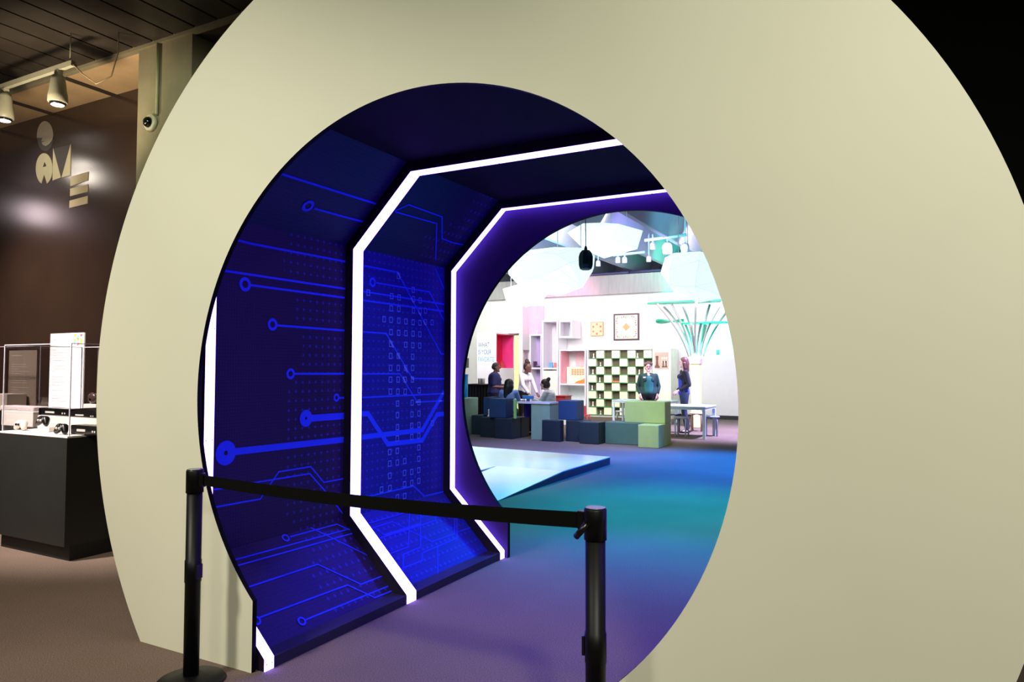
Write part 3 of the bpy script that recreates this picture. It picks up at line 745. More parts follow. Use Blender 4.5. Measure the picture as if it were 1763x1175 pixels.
rb('riser', 'pale block on the deck of the rear display case', 'riser', -20, 12, 690, 4.28, .16, .2, riser_m, z0=.981)
c = onY(27, 680, 4.32)
t = thing('small_camera_device', 'small pale boxy device with a round lens in the rear display case', 'device', (c.x, 4.6, .981))
lchild(MB().box(-.05, .05, -.03, .03, 0, .12, .005), 'body', riser_m, t); lchild(MB().lathe([(.02, -.031), (.022, -.04), (.016, -.042)], (0, 0, .07), 14, 'Y'), 'lens', black_plastic, t)

# ================================================================== exhibition hall
def bx(name, label, cat, px0, px1, pyt, pyb, Y, dep, m, group=None, bev=.012, floor_=False, parts=None):
    A = onY(px0, pyt, Y); B = onY(px1, pyb, Y); zb_ = 0 if floor_ else B.z
    return tag(MB().box(A.x, B.x, Y, Y+dep, zb_, A.z, bev).build(name, m, loc=((A.x+B.x)/2, Y+dep/2, zb_)), label, cat, group)
foam_d = mat('foam_dark_blue', S(30, 44, 56), .5, noise=.05); foam_b = mat('foam_blue', S(36, 66, 110), .5, noise=.05)
foam_g = mat('foam_green', S(168, 186, 120), .55, noise=.04); foam_o = mat('foam_teal', S(74, 104, 92), .55, noise=.05)
foam_t = mat('foam_grey_green', S(150, 180, 150), .5, noise=.05)
ZS = .42
def seat(label, x0, x1, y0, y1, m, z0=0, z1=ZS, name='foam_cube', cat='foam block', group='foam building blocks'):
    o = MB().box(x0, x1, y0, y1, z0, z1, .012).build(name, m, loc=((x0+x1)/2, (y0+y1)/2, z0)); return tag(o, label, cat, group)
X = lambda px, Y: onY(px, 700, Y).x
seat('light green foam cube on the carpet, lowest right block', -4.22, -3.83, 12.74, 13.14, foam_g)
seat('light green long foam block resting on the row, tallest at the right', X(1075, 13.15), -3.83, 13.15, 13.55, foam_g, ZS, .42+.41, 'foam_block')
seat('green foam cube under the right end of the long green block', -4.22, -3.83, 13.15, 13.55, foam_g)
seat('long teal green foam block lying on the carpet left of the green cube', -4.99, -4.23, 13.08, 13.48, foam_o, name='foam_block')
seat('dark navy foam cube in front, left beside the teal green block', -5.43, -5.03, 12.84, 13.24, foam_d)
seat('dark navy foam cube set back between two front navy cubes', -5.84, -5.45, 13.12, 13.52, foam_d)
seat('dark navy foam cube at the left of the three right-hand ones', -6.27, -5.87, 12.92, 13.11, foam_d)
seat('mid blue foam cube stacked on top of the navy cubes', X(961, 13.13), X(992.5, 13.13), 13.13, 13.52, foam_b, ZS, ZS+.39)
seat('dark navy foam cube at the front right of the left pile', -7.36, -6.96, 12.93, 13.33, foam_d)
seat('dark navy foam cube second from the left on the carpet', -7.78, -7.38, 13.05, 13.45, foam_d)
seat('dark navy foam cube half hidden at the left of the pile', X(812, 13.5), X(812, 13.5)+.4, 13.5, 13.9, foam_d)
seat('mid blue foam cube on top of the left pile', X(842, 13.0), X(870, 13.0), 13.0, 13.36, foam_b, ZS, ZS+.40)
seat('blue foam cube behind the top cube of the left pile', X(832, 13.47), X(846, 13.47), 13.47, 13.87, foam_b, ZS, ZS+.40)
seat('dark navy foam cube under the blue cubes of the left pile', -7.36, -6.96, 13.35, 13.74, foam_d)
seat('tall grey green foam block at the far left of the pile', X(793, 13.4), X(812, 13.5)-.01, 13.05, 13.8, foam_t, 0, .80, 'foam_block')
seat('thin yellow green foam strip upright between the blue cube and the table', X(886, 13.0), X(890, 13.0), 12.95, 13.01, mat('foam_lime', S(150, 210, 110), .5), ZS, ZS+.40, 'foam_strip', 'foam strip')
def pawn(label, P, h=.1, m=None, group='white chess pieces', crown=False):
    s_ = h/.1
    pf = [(.024, 0), (.026, .006), (.02, .012), (.013, .022), (.009, .05), (.014, .062), (.008, .066), (.013, .078), (.014, .086), (.008, .097), (.002, .1)]
    if crown: pf = [(.024, 0), (.026, .006), (.02, .012), (.014, .022), (.009, .055), (.014, .068), (.009, .072), (.013, .092), (.010, .094), (.003, .1)]
    o = MB().lathe([(r_*s_, z_*s_) for r_, z_ in pf], seg=14).build('chess_piece', m or mat('piece_white', S(240, 238, 235), .4)); o.location = P
    return tag(o, label, 'chess piece', group)
q = onZ(830, 716, ZS); pawn('white chess piece standing alone on a navy foam cube', (-7.68, 13.25, ZS), .16)

# activity table with end panel
tx0, tx1 = X(886, 13.12)-.0, X(946, 13.12)
tb = thing('counter', 'white topped counter with a grey green end panel between the foam piles', 'counter', ((tx0+tx1)/2, 13.3, 0))
tw_m = mat('table_white', S(232, 230, 232), .3)
MB().box(tx0+.02, tx1+.01, 13.12, 13.58, .725, .76, .004).build('tabletop', tw_m, tb)
MB().box(X(914.5, 13.14), tx1, 13.14, 13.56, 0, .724, .004).build('end_panel', foam_t, tb)
MB().box(tx0+.04, X(914.5, 13.14)-.001, 13.50, 13.54, .42, .724, .002).build('shade_panel', mat('shade_indigo', S(40, 36, 150), .5), tb)  # sheet coloured as the dim blue shade under the counter top
tb = thing('activity_table', 'white activity table with the seated pair and the leaning woman around it', 'table', (-7.7, 14.6, 0))
MB().box(-8.05, -7.20, 14.42, 14.98, .70, .735, .004).build('tabletop', tw_m, tb)
for yy in (14.45, 14.90):
    for xx in (-8.02, -7.28): MB().box(xx, xx+.05, yy, yy+.05, 0, .699).build('leg', metal_m, tb)
c = onZ(926, 690, .762)
t = thing('sign_box', 'small blue and white sign box on a stand on the activity table', 'sign', (c.x, 13.36, .762))
lchild(MB().box(-.12, .12, -.03, .03, .05, .12, .004), 'box', mat('sign_blue', S(60, 140, 215), .4), t)
lchild(MB().box(-.03, .03, -.02, .02, 0, .05), 'stand', mat('sign_stand', S(70, 90, 150), .4), t)
lchild(MB().box(-.125, .125, -.034, -.03, .115, .122), 'edge', shelf_white, t)
for i, px in enumerate((918, 921, 935)):
    P = onZ(px, 690, .762); pawn(('dark small game piece left of the sign box', 'second dark game piece beside the sign box', 'white small game piece right of the sign box')[i], (P.x, 13.3, .7625), .06, mat('piece_dark', S(30, 34, 80), .4) if i < 2 else None, 'pieces on the activity table')
# red cabinet behind the seated woman
t = thing('red_cabinet', 'dark red low cabinet on a white base behind the seated woman in stripes', 'cabinet', (X(960, 17), 17.2, 0))
xa, xb = X(955, 17), X(973, 17); zt_ = onY(962, 683, 17).z
MB().box(xa, xb, 17, 17.4, .14, zt_, .005).build('body', mat('cabinet_red', S(150, 36, 40), .45), t)
MB().box(xa-.15, xb+.05, 16.95, 17.4, 0, .139, .005).build('base', shelf_white, t)
MB().box(xa+.02, xb-.02, 16.985, 17, .2, zt_-.25).build('door', mat('cabinet_red2', S(168, 52, 50), .45), t)
MB().box(xa-.02, xb+.02, 16.98, 17.42, zt_+.0005, zt_+.02).build('top', mat('cabinet_red', S(150, 36, 40), .45), t)
P = onY(1008, 705, 17.5)
t = thing('toddler_chair', 'small red and white child chair right of the blue foam cube', 'chair', (P.x, 17.5, 0))
red = mat('chair_red', S(215, 50, 60), .4)
lchild(MB().box(-.04, .10, -.10, .10, .22, .25, .01), 'seat', red, t); lchild(MB().box(-.05, -.02, -.10, .10, .25, .48, .01), 'backrest', red, t)
for x_ in (-.03, .08):
    for y_ in (-.08, .08): lchild(MB().tube([(x_, y_, 0), (x_, y_, .22)], .012, 8), 'leg', red, t)

# black skirted table at the left
t = thing('skirted_table', 'table under a pleated black cloth at the left behind the foam blocks', 'table', (X(830, 15.4), 15.7, 0))
xa, xb = X(796, 15.4), X(862, 15.4); zt_ = onY(830, 662, 15.4).z
m = MB(); n = 60; P = [(xa+(xb-xa)*i/n, 15.4+.03*math.sin(i*1.35)) for i in range(n+1)]
m.prism([(x_, y_, .0) for x_, y_ in P]+[(xb, 16.0, .0), (xa, 16.0, .0)], (0, 0, zt_-.02)); m.build('cloth', mat('black_cloth', S(18, 10, 20), .8), t)
MB().box(xa-.02, xb+.02, 15.35, 16.02, zt_-.0195, zt_, .004).build('tabletop', mat('black_cloth', S(18, 10, 20), .8), t)
for k, px in enumerate((809, 817)):
    P = onZ(px, 662, zt_); tag(MB().lathe([(.045, 0), (.05, .14), (.05, .145)], seg=16).build('cup', mat('cup_grey', S(190, 180, 175), .4)), ('left', 'right')[k]+' one of the two pale cups on the black skirted table', 'cup', 'cups').location = (P.x+.0, 15.7, zt_)
# blue panel
P0, P1, P2, P3 = onY(795, 645, 14.0), onY(804, 645, 14.0), onY(799, 682, 14.0), onY(795, 684, 14.0)
m = MB(); m.prism([P0, P1, onY(798, 684, 14.0), P3], (0, .06, 0)); m.prism([(P0.x, 14.061, 0), (P0.x+.1, 14.061, 0), (P0.x+.1, 14.061, P0.z), (P0.x, 14.061, P0.z)], (0, .05, 0))
tag(m.build('blue_panel', mat('panel_blue', S(30, 150, 215), .4)), 'bright blue slanted panel at the far left of the doorway view', 'panel')

# right tables and stools
cyt = mat('table_pale', S(200, 224, 232), .35); wood = mat('stool_wood', S(176, 140, 118), .5)
def table(label, x0, x1, y0, y1, zt_, group=None, leg=.06):
    t = thing('table', label, 'table', ((x0+x1)/2, (y0+y1)/2, 0), 0, group)
    hx, hy = (x1-x0)/2, (y1-y0)/2
    lchild(MB().box(-hx, hx, -hy, hy, zt_-.03, zt_, .004), 'tabletop', cyt, t)
    lchild(MB().box(-hx+.01, hx-.01, -hy+.01, hy-.01, zt_-.07, zt_-.031), 'apron', cyt, t)
    for sx_ in (-1, 1):
        for sy_ in (-1, 1):
            a, c_ = sx_*(hx-leg/2-.005), sy_*(hy-leg/2-.005)
            lchild(MB().box(a-leg/2, a+leg/2, c_-leg/2, c_+leg/2, 0, zt_-.07, .003), 'leg', cyt, t)
    return t
L1 = onZ(1212, 757, 0); y0 = L1.y; xr = L1.x+.04
yb = min(onX(1233, 700, xr).y, 15.85)
zt_ = onY(1180, 700, y0).z
table('pale blue square table in front of the woman in black at the right', xr-1.35, xr, y0-.03, yb, zt_, 'pale tables')
L2 = onZ(1055, 722, 0)
tB = onY(1055, 689, 18.4)
table('pale low table behind the green foam block, left of the smiling woman', onY(1054, 700, 18.4).x, onY(1054, 700, 18.4).x+1.6, 18.4, 19.2, tB.z, 'pale tables', .05)
def stool(label, px, py, col, s_=1.0, hz=.43):
    P = onZ(px, py, 0); t = thing('stool', label, 'stool', (P.x, P.y, 0), random.uniform(-.3, .3), 'round three and four legged stools')
    lchild(MB().lathe([(.17*s_, hz-.03), (.175*s_, hz-.025), (.175*s_, hz-.004), (.17*s_, hz)], seg=28), 'seat', col, t)
    for k in range(4):
        a = PI/4+k*PI/2; d_ = Vector((math.cos(a), math.sin(a), 0))
        m = MB(); m.tube([d_*.155*s_+Vector((0, 0, 0)), d_*.155*s_+Vector((0, 0, hz-.09)), d_*.148*s_+Vector((0, 0, hz-.055)), d_*.12*s_+Vector((0, 0, hz-.034)), d_*.06*s_+Vector((0, 0, hz-.032))], .017, 8)
        lchild(m, 'leg', col, t)
    return t
grey_st = mat('stool_grey', S(190, 200, 215), .4); dark_st = mat('stool_dark', S(60, 60, 70), .4)
stool('grey blue stool at the front left of the pale square table', 1174, 752.5, grey_st)
stool('brown wooden stool behind the pale square table', 1200, 743, wood)
stool('blue grey stool at the right end of the pale square table', 1225, 751, mat('stool_blue', S(150, 165, 205), .4))
stool('dark topped stool half hidden behind the green foam block', 1160, 745, dark_st)
stool('pale stool under the low table by the chessboard shelves', 1068, 722, grey_st, .8, .24)

# ---- low stage with ramp
XR = -3.84
stage_m = mat('stage_top', S(222, 226, 226), .18, noise=.02, spec=.6); stage_s = mat('stage_side', S(24, 22, 46), .5)
zst = onY(1050, 787, 10.27).z
r1 = onX(965, 811, XR); r2 = onZ(865, 866, 0)
yr1, yr0 = onZ(965, 811, zst).y, 6.78
xl = onZ(852, 803.5, zst).x
st = thing('stage', 'low white floor stage with a ramp at its front, on the blue lit carpet', 'stage', (-6, 9, 0))
m = MB(); x9 = onZ(795, 770, zst).x-1.2
Pm = [(XR, yr1), (XR, 10.27), (x9, 10.6), (x9, yr0), (xl, yr0), (xl, yr1)]
m.prism([(x_, y_, .0) for x_, y_ in Pm], (0, 0, zst-.012)); m.build('stage_base', stage_s, st)
m = MB(); m.prism([(x_, y_, zst-.0119) for x_, y_ in Pm], (0, 0, .012)); m.build('deck', stage_m, st)
m = MB(); m.prism([(xl, yr0, 0), (xl, yr1-.001, 0), (xl, yr1-.001, zst-.012)], (XR-xl, 0, 0)); m.build('ramp_base', stage_s, st)
m = MB(); m.prism([(xl+.001, yr0-.05, 0), (xl+.001, yr0+.06, 0), (xl+.001, yr1-.001, zst-.012), (xl+.001, yr1-.001, zst)], (XR-xl-.001, 0, 0)); m.build('ramp', stage_m, st)

# ---- wall units
def frame_unit(name, label, px0, px1, pyt, pyb, Y, dep, th=.05, back=None, shelves=(), floor_=False, m=shelf_white, doors=(), cat='shelf unit'):
    A = onY(px0, pyt, Y); B = onY(px1, pyb, Y); z0 = 0 if floor_ else B.z
    t = thing(name, label, cat, (A.x, Y, z0)); W, Hh = B.x-A.x, A.z-z0
    for nm, q in (('side_panel', (0, th, 0, dep, 0, Hh)), ('side_panel', (W-th, W, 0, dep, 0, Hh)), ('top_panel', (th, W-th, 0, dep, Hh-th, Hh)), ('bottom_panel', (th, W-th, 0, dep, 0, th))):
        lchild(MB().box(*q), nm, m, t)
    lchild(MB().box(th, W-th, dep-.02, dep, th, Hh-th), 'back_panel', back or m, t)
    for pys in shelves:
        z = onY(px0, pys, Y).z-z0
        lchild(MB().box(th, W-th, 0, dep-.02, z-th/2, z+th/2), 'shelf', m, t)
    for (pt, pb, mm) in doors:
        za, zb2 = onY(px0, pb, Y).z-z0, onY(px0, pt, Y).z-z0
        lchild(MB().box(th, W-th, .02, .04, max(za, th), zb2-th/2), 'door', mm, t)
    return t
pink = mat('pink_back', S(255, 190, 215), .6); lav = mat('lavender_back', S(196, 176, 226), .6)
# red cubby box with writing
YA = 19.9
A = onY(821.5, 573, YA); B = onY(853.5, 573, YA)
t = thing('sign_cabinet', 'white cabinet with question lettering on its front and a red niche in its side', 'cabinet', (A.x, YA, 0))
zn0, zn1 = onX(855, 634, B.x).z, onX(855, 575, B.x).z
yn0, yn1 = YA+.06, 21.12
MB().box(A.x, B.x-.45, YA, 21.19, 0, A.z).build('body', shelf_white, t)
MB().box(B.x-.45+.0001, B.x, YA, 21.19, 0, zn0).build('lower_side', shelf_white, t)
MB().box(B.x-.45+.0001, B.x, YA, 21.19, zn1, A.z).build('top_side', shelf_white, t)
MB().box(B.x-.45+.0001, B.x, YA, yn0, zn0+.0001, zn1-.0001).build('front_jamb', shelf_white, t)
MB().box(B.x-.45+.0001, B.x, yn1, 21.19, zn0+.0001, zn1-.0001).build('rear_jamb', shelf_white, t)
redn = mat('niche_red', S(226, 30, 74), .5)
MB().box(B.x-.449, B.x-.43, yn0+.0001, yn1-.0001, zn0+.0001, zn1-.0001).build('niche_back', redn, t)
MB().box(B.x-.43, B.x-.01, yn1-.02, yn1-.001, zn0+.0001, zn1-.0001).build('niche_side', mat('niche_pink', S(236, 60, 140), .5), t)
MB().box(B.x-.43, B.x-.01, yn0+.02, yn1-.02, zn1-.02, zn1-.001).build('niche_top', redn, t)
for k, (ln, py0, py1) in enumerate((('WHAT', 598.5, 590), ('IS YOUR', 610.5, 602.5), ('FAVORITE', 623, 615))):
    a = onY(823, py0, YA-.004); c = onY(823, py1, YA-.004)
    o = text(ln, (c.z-a.z)/.70, (a.x, YA-.003, a.z), (PI/2, 0, 0), mat(('txt_grey', 'txt_blue', 'txt_pale')[k], (S(70, 88, 104), S(56, 112, 170), S(104, 178, 200))[k], .5), 'lettering', t, sx=.62)
yl = mat('yellow_panel', S(240, 250, 170), .5)
A = onY(885.5, 578, 20.62); B = onY(893, 700, 20.62)
tag(MB().box(A.x, B.x, 20.62, 20.655, 0, A.z).build('wall_graphic', yl), 'narrow pale yellow graphic panel right of the red niche', 'panel')
# hanging white tower
A = onY(868, 519, 20.66); B = onY(899.5, 574, 20.66)
tag(MB().box(A.x, B.x, 20.66, 21.19, B.z, A.z, .004).build('wall_box', shelf_white), 'tall white wall box above the red niche', 'wall box')
C0 = onY(893.5, 600, 20.66)
D0 = onY(899.5, 603, 20.8)
tag(MB().box(C0.x, B.x, 20.66, 20.72, 0, D0.z, .002).box(C0.x, B.x, 20.66, 21.19, D0.z+.001, B.z-.001, .002).build('post', shelf_white), 'narrow white post under the tall wall box', 'post')
frame_unit('shelf_unit', 'open pink and lavender shelf unit left of the arm-shaped white unit', 911.5, 932.5, 576, 700, 20.72, .46, .05, lav, (634.5,), True)
A = onY(901, 603, 21.1); B = onY(911, 690, 21.1)
tag(MB().box(A.x+.12, B.x-.1, 21.1, 21.19, 0, A.z).build('lavender_panel', lav), 'lavender panel behind the standing woman in white', 'panel')
A = onY(911, 528, 21.15); B = onY(936, 576, 21.15)
tag(MB().box(A.x, B.x, 21.15, 21.19, B.z, A.z).build('pink_wall_panel', pink), 'salmon pink wall panel above the open shelf unit', 'panel')
# arm-shaped unit: a tall part and an arm to the right
YP = 20.5
frame_unit('shelf_tower', 'white tall shelf tower with a door below, left of the arm box', 933, 961, 552, 712, YP, .68, .055, mat('tower_back', S(238, 226, 240), .5), (635,), True, doors=((637, 708, mat('door_cream', S(252, 250, 232), .5)),))
frame_unit('arm_box', 'white open box jutting right from the shelf tower', 962, 985, 552, 582, YP, .68, .055, mat('arm_back', S(226, 232, 244), .5))
NU = frame_unit('niche_unit', 'white unit with a pink side and a ruled panel, left of the chessboard shelves', 962, 1009, 602, 712, YP-.0, .68, .05, mat('niche_back2', S(240, 250, 246), .5), (662,), True)
zz0 = onY(962, 662, YP).z+.026; zz1 = onY(962, 602, YP).z-.052
MB().box(NU.location.x+.051, NU.location.x+.065, YP+.05, YP+.655, zz0, zz1).build('pink_side', mat('pink_block', S(252, 170, 186), .5), NU)
A = onY(974, 607, YP+.3); B = onY(1009, 628, YP+.3)
m = MB(); m.box(NU.location.x+.30, NU.location.x+.30+(B.x-A.x)*.9, YP+.64, YP+.655, B.z-.06, zz1-.02); m.build('ruled_panel', mat('panel_rose', S(255, 224, 226), .5), NU)
for k in range(6): MB().box(NU.location.x+.38, NU.location.x+.27+(B.x-A.x)*.9, YP+.637, YP+.6399, B.z-.02+k*.06, B.z-.013+k*.06).build('ruled_line', pink, NU)
A = onY(974, 630, YP+.3); B = onY(1009, 659, YP+.3)
t = thing('picture', 'printed picture of a wooden board game standing in the niche unit', 'picture', (A.x-.02, YP+.42, zz0+.001))
W_, H_ = B.x-A.x-.05, A.z-B.z
lchild(MB().box(0, W_, 0, .02, 0, H_), 'board', mat('pic_cream', S(250, 240, 214), .5), t)
b = MB()
for i in range(5):
    for j in range(3):
        x_, z_ = W_*(.26+.14*i), H_*(.5+.13*j)
        b.box(x_, x_+W_*.11, -.003, -.0005, z_, z_+H_*.1)
lchild(b, 'squares', mat('pic_tan', S(214, 170, 110), .5), t)
b = MB(); b.prism([(W_*.4, -.004, 0), (W_, -.004, 0), (W_, -.004, H_*.45), (W_*.9, -.004, H_*.25), (W_*.55, -.004, H_*.12)], (0, .003, 0)); lchild(b, 'wood_corner', mat('pic_orange', S(222, 140, 56), .5), t)
# bits on the shelves
def bits(name, label, cat, px, py, Y, w_, h_, m, dep=.05, group='small things on the shelves'):
    P = onY(px, py, Y); return tag(MB().box(-w_/2, w_/2, -dep/2, dep/2, 0, h_, .002).build(name, m), label, cat, group), P
for (nm, lb, ct, px, py, w_, h_, col, zoff) in (
        ('game_box', 'blue and white game box on the shelf of the white tower', 'box', 949, 634, .11, .17, S(90, 170, 220), 0),
        ('game_box', 'coral red game box beside the blue one in the white tower', 'box', 956, 634, .09, .16, S(240, 130, 110), 0)):
    o, P = bits(nm, lb, ct, px, py, YP+.4, w_, h_, mat('c'+lb[:5], col, .5)); o.location = (P.x, YP+.4, onY(940, 635, YP).z+.028)
zsh = onY(920, 634.5, 20.72).z+.026
for (nm, lb, px, w_, h_, col) in (('game_box', 'dark purple box at the left of the lavender shelf', 912.5, .09, .2, S(80, 30, 90)), ('game_set', 'low dark game set on the lavender shelf', 927, .22, .05, S(70, 60, 90)), ('game_set', 'white flat game piece set on the lavender shelf', 921, .1, .07, S(235, 225, 240))):
    P = onY(px, 630, 20.9); o = tag(MB().box(-w_/2, w_/2, -.05, .05, 0, h_, .003).build(nm, mat('d'+lb[:8], col, .4)), lb, 'game', 'small things on the shelves'); o.location = (max(P.x, onY(911.5, 600, 20.72).x+.05+w_/2+.01), 20.82+(.12 if nm == 'game_box' else (.0 if 'dark' in lb else .16)), zsh)
P = onY(922, 577, 20.8); pawn('tiny white chess piece on top of the lavender shelf unit', (P.x, 20.9, onY(910, 576, 20.72).z+.001), .14)
for i, (px, col) in enumerate(((860, S(240, 190, 90)), (868, S(210, 60, 60)))):
    P = onX(px, 633, onY(853.5, 573, YA).x-.2)
    o = tag(MB().box(-.02, .02, -.09, .09, 0, .22, .002).build('game_box', mat('nb%d' % i, col, .5)), ('yellow patterned box standing in the red niche', 'red patterned box standing in the red niche')[i], 'box', 'boxes in the red niche'); o.location = (P.x, 20.25+.45*i, zn0+.001)

# ---- chessboard shelves
YC = 20.42; A = onY(1013, 603.5, YC); B = onY(1122.5, 719, YC)
cs = thing('chessboard_shelves', 'tall shelf wall laid out like a chessboard with green edges and dark recesses', 'shelves', (A.x, YC, 0))
W_, H_ = B.x-A.x, A.z; z0_ = max(B.z, .06); cw, chh = W_/8, (H_-z0_)/8
lchild(MB().box(0, W_, .13, .76, 0, H_), 'carcass', mat('carcass', S(92, 84, 62), .6), cs)
lchild(MB().box(-.05, -.0005, 0, .76, 0, H_+.03), 'side_panel', shelf_white, cs); lchild(MB().box(0, W_, 0, .76, H_+.0005, H_+.03), 'top_panel', shelf_white, cs)
green_e = mat('shelf_green', S(78, 138, 94), .5); door_m = mat('cell_cream', S(246, 248, 216), .5)
for r_ in range(8): lchild(MB().box(0, W_, 0, .129, z0_+r_*chh-.018, z0_+r_*chh+.006), 'shelf', green_e, cs)
lchild(MB().box(0, W_, .02, .129, 0, z0_-.02), 'plinth', shelf_white, cs)
for r_ in range(8):
    for c_ in range(8):
        if (r_+c_) % 2 == 1:                # row 0 is the topmost
            zc = z0_+(7-r_)*chh
            d_ = lchild(MB().box(c_*cw+.003, (c_+1)*cw-.003, .012, .129, zc+.007, zc+chh-.02), 'cell_door', door_m, cs)
        if r_ < 8 and c_ < 7: pass
for i, (r_, c_, big, dx) in enumerate(((0, 0, 1, .6), (1, 1, 0, .5), (2, 0, 1, .5), (3, 1, 1, .4), (4, 0, 1, .4), (5, 1, 0, .4), (6, 0, 1, .5), (7, 1, 0, .5), (0, 6, 1, .2), (2, 6, 1, .4), (1, 5, 0, .0))):
    if dx == 0: continue
    x_ = A.x+(c_+dx)*cw; z_ = z0_+(7-r_)*chh+.0065
    pawn('white chess piece in row %s of the chessboard shelves, %s' % (('one', 'two', 'three', 'four', 'five', 'six', 'seven', 'eight')[r_], 'on the right side' if c_ > 3 else 'near its left edge'), (x_, YC+.06, z_), .145 if big else .12, None, 'chess pieces on the shelves', crown=bool(big))
P = onY(1066, 657, YC); o = tag(MB().box(-.12, .12, -.05, .05, 0, .04, .01).build('orange_piece', mat('orange_p', S(236, 130, 90), .5)), 'low orange object in a recess of the chessboard shelves', 'game piece'); o.location = (A.x+3.5*cw, YC+.065, z0_+4*chh+.0065)
# white end panel with picture
C0 = onY(1123, 603.5, YC); C1 = onY(1155, 603.5, YC)
t = thing('end_panel', 'white panel with a chess photograph joined to the right of the chessboard shelves', 'panel', (C0.x, YC, 0))
MB().box(C0.x+.002, C1.x, YC, 21.19, 0, A.z+.03, .004).build('panel', mat('panel_cream', S(252, 252, 232), .5), t)
a, c = onY(1127, 607, YC-.01), onY(1151, 636, YC-.01)
pc = MB().box(a.x, c.x, YC-.01, YC-.001, c.z, a.z).build('photo_print', mat('photo_tan', S(206, 176, 166), .5), t)
for x_, z_, s_ in ((.18, .05, 1.5), (.62, .1, .8), (.82, .1, .8)):
    b = MB(); cx_ = a.x+(c.x-a.x)*x_
    pf = [(.05, 0), (.05, .03), (.025, .06), (.018, .15), (.03, .17), (.018, .18), (.032, .21), (.02, .235)]
    L_ = [(cx_+r_*s_, c.z+.02+z_*.3+h_*s_) for r_, h_ in pf]+[(cx_-r_*s_, c.z+.02+z_*.3+h_*s_) for r_, h_ in pf[::-1]]
    b.prism([(p_[0], YC-.011, p_[1]) for p_ in L_], (0, -.001, 0)); b.build('printed_piece', mat('photo_brown', S(120, 72, 66), .5), pc)
b = MB()
for i in range(3):
    for j in range(2): b.box(a.x+(c.x-a.x)*(.5+.15*i), a.x+(c.x-a.x)*(.61+.15*i), YC-.012, YC-.0105, c.z+(a.z-c.z)*(.35+.22*j), c.z+(a.z-c.z)*(.5+.22*j))
b.build('printed_squares', mat('photo_cream', S(240, 222, 206), .5), pc)

# ---- game boards on the wall
def board(label, px0, px1, py0, py1, fr, face, kind):
    A = onY(px0, py0, YB-.03); B = onY(px1, py1, YB-.03)
    t = thing('game_board', label, 'game board', (A.x, YB-.04, B.z)); W_, H_ = B.x-A.x, A.z-B.z; e = .05 if kind == 'square' else .02
    lchild(MB().box(0, W_, 0, .035, 0, H_, .003), 'frame', fr, t)
    f = MB().box(e, W_-e, -.004, -.0005, e, H_-e); lchild(f, 'face', face, t)
    return t, W_, H_
t, W_, H_ = board('large square framed game board hanging on the pale wall', 1056.5, 1100.5, 541, 586, mat('frame_dark', S(74, 44, 50), .4), mat('board_cream', S(250, 244, 226), .5), 'square')
cols = [S(240, 170, 110), S(150, 190, 210), S(240, 210, 120), S(210, 150, 170), S(150, 150, 160)]
b = MB()
for side in range(4):
    for k in range(9):
        u0_, u1_ = .14+.08*k, .14+.08*k+.05; v0_, v1_ = (.08, .15) if k % 2 else (.10, .17); b.mi = (side+k) % 5
        R_ = {0: (u0_, u1_, v0_, v1_), 1: (u0_, u1_, 1-v1_, 1-v0_), 2: (v0_, v1_, u0_, u1_), 3: (1-v1_, 1-v0_, u0_, u1_)}[side]
        b.box(W_*R_[0], W_*R_[1], -.006, -.0045, H_*R_[2], H_*R_[3])
b.mi = 0; b.prism([(W_*.35, -.006, H_*.5), (W_*.5, -.006, H_*.35), (W_*.65, -.006, H_*.5), (W_*.5, -.006, H_*.65)], (0, .0014, 0)); b.mi = 4
for q in ((.22, .78, .215, .225), (.22, .78, .775, .785), (.215, .225, .22, .78), (.775, .785, .22, .78)): b.box(W_*q[0], W_*q[1], -.006, -.0045, H_*q[2], H_*q[3])
lchild(b, 'printed_pattern', [mat('tile%d' % k, cols[k], .5) for k in range(5)], t)
t, W_, H_ = board('small square orange game board left of the large framed one', 1017, 1039, 555, 579, mat('frame_or', S(226, 150, 100), .5), mat('board_orange', S(250, 206, 160), .5), 'small')
for k in range(6):
    a = k*PI/3+PI/6; b = MB(); b.lathe([(.035, -.006), (.035, -.0045)], (W_*.5+W_*.33*math.cos(a), 0, H_*.5+H_*.33*math.sin(a)), 10, 'Y'); lchild(b, 'spot', mat('spot%d' % (k % 2), (S(220, 120, 90), S(190, 140, 110))[k % 2], .5), t)
P = onY(1236, 607, YB-.02); o = tag(MB().box(-.045, .045, -.02, .0, -.07, .07, .004).build('wall_switch', mat('switch_dark', S(70, 60, 70), .5)), 'small dark switch on the pale wall at the far right', 'switch'); o.location = (P.x, YB-.001, P.z)
for k, px in enumerate((803, 826)):
    P = onY(px, 625, YB-.02); 
    if k == 0: o = tag(MB().box(-.09, .09, -.03, 0, -.16, .16).build('wall_frame', mat('frame_grey', S(90, 86, 88), .5)), 'dark grey frame on the wall at the far left of the hall', 'picture frame'); o.location = (P.x, YB-.001, P.z)

# ---- turquoise tree with flared tubes
YT = 18.0
teal = mat('tree_teal', S(20, 190, 150), .35); tube_m = mat('tree_tube', S(166, 160, 156), .35)
P = onY(1198, 618, YT); zped = P.z
tr = thing('light_tree', 'sculpted tree with turquoise canopy discs and flared white tubes on a yellow pedestal', 'sculpture', (P.x, YT, 0))
A = onY(1189.5, 627, YT-.12); B = onY(1203.5, 627, YT-.12); hw = (B.x-A.x)/2; cxp = (A.x+B.x)/2-P.x
lchild(MB().box(cxp-hw, cxp+hw, -.12, .12, 0, A.z, .005), 'pedestal', mat('ped_yellow', S(232, 240, 150), .5), tr)
lchild(MB().box(cxp-hw-.02, cxp+hw+.02, -.14, .14, A.z+.0005, zped, .005), 'pedestal_top', mat('ped_pink', S(240, 196, 206), .5), tr)
random.seed(5)
def onT(px, py, y): q = onY(px, py, YT+y); return (q.x-P.x, y, q.z)
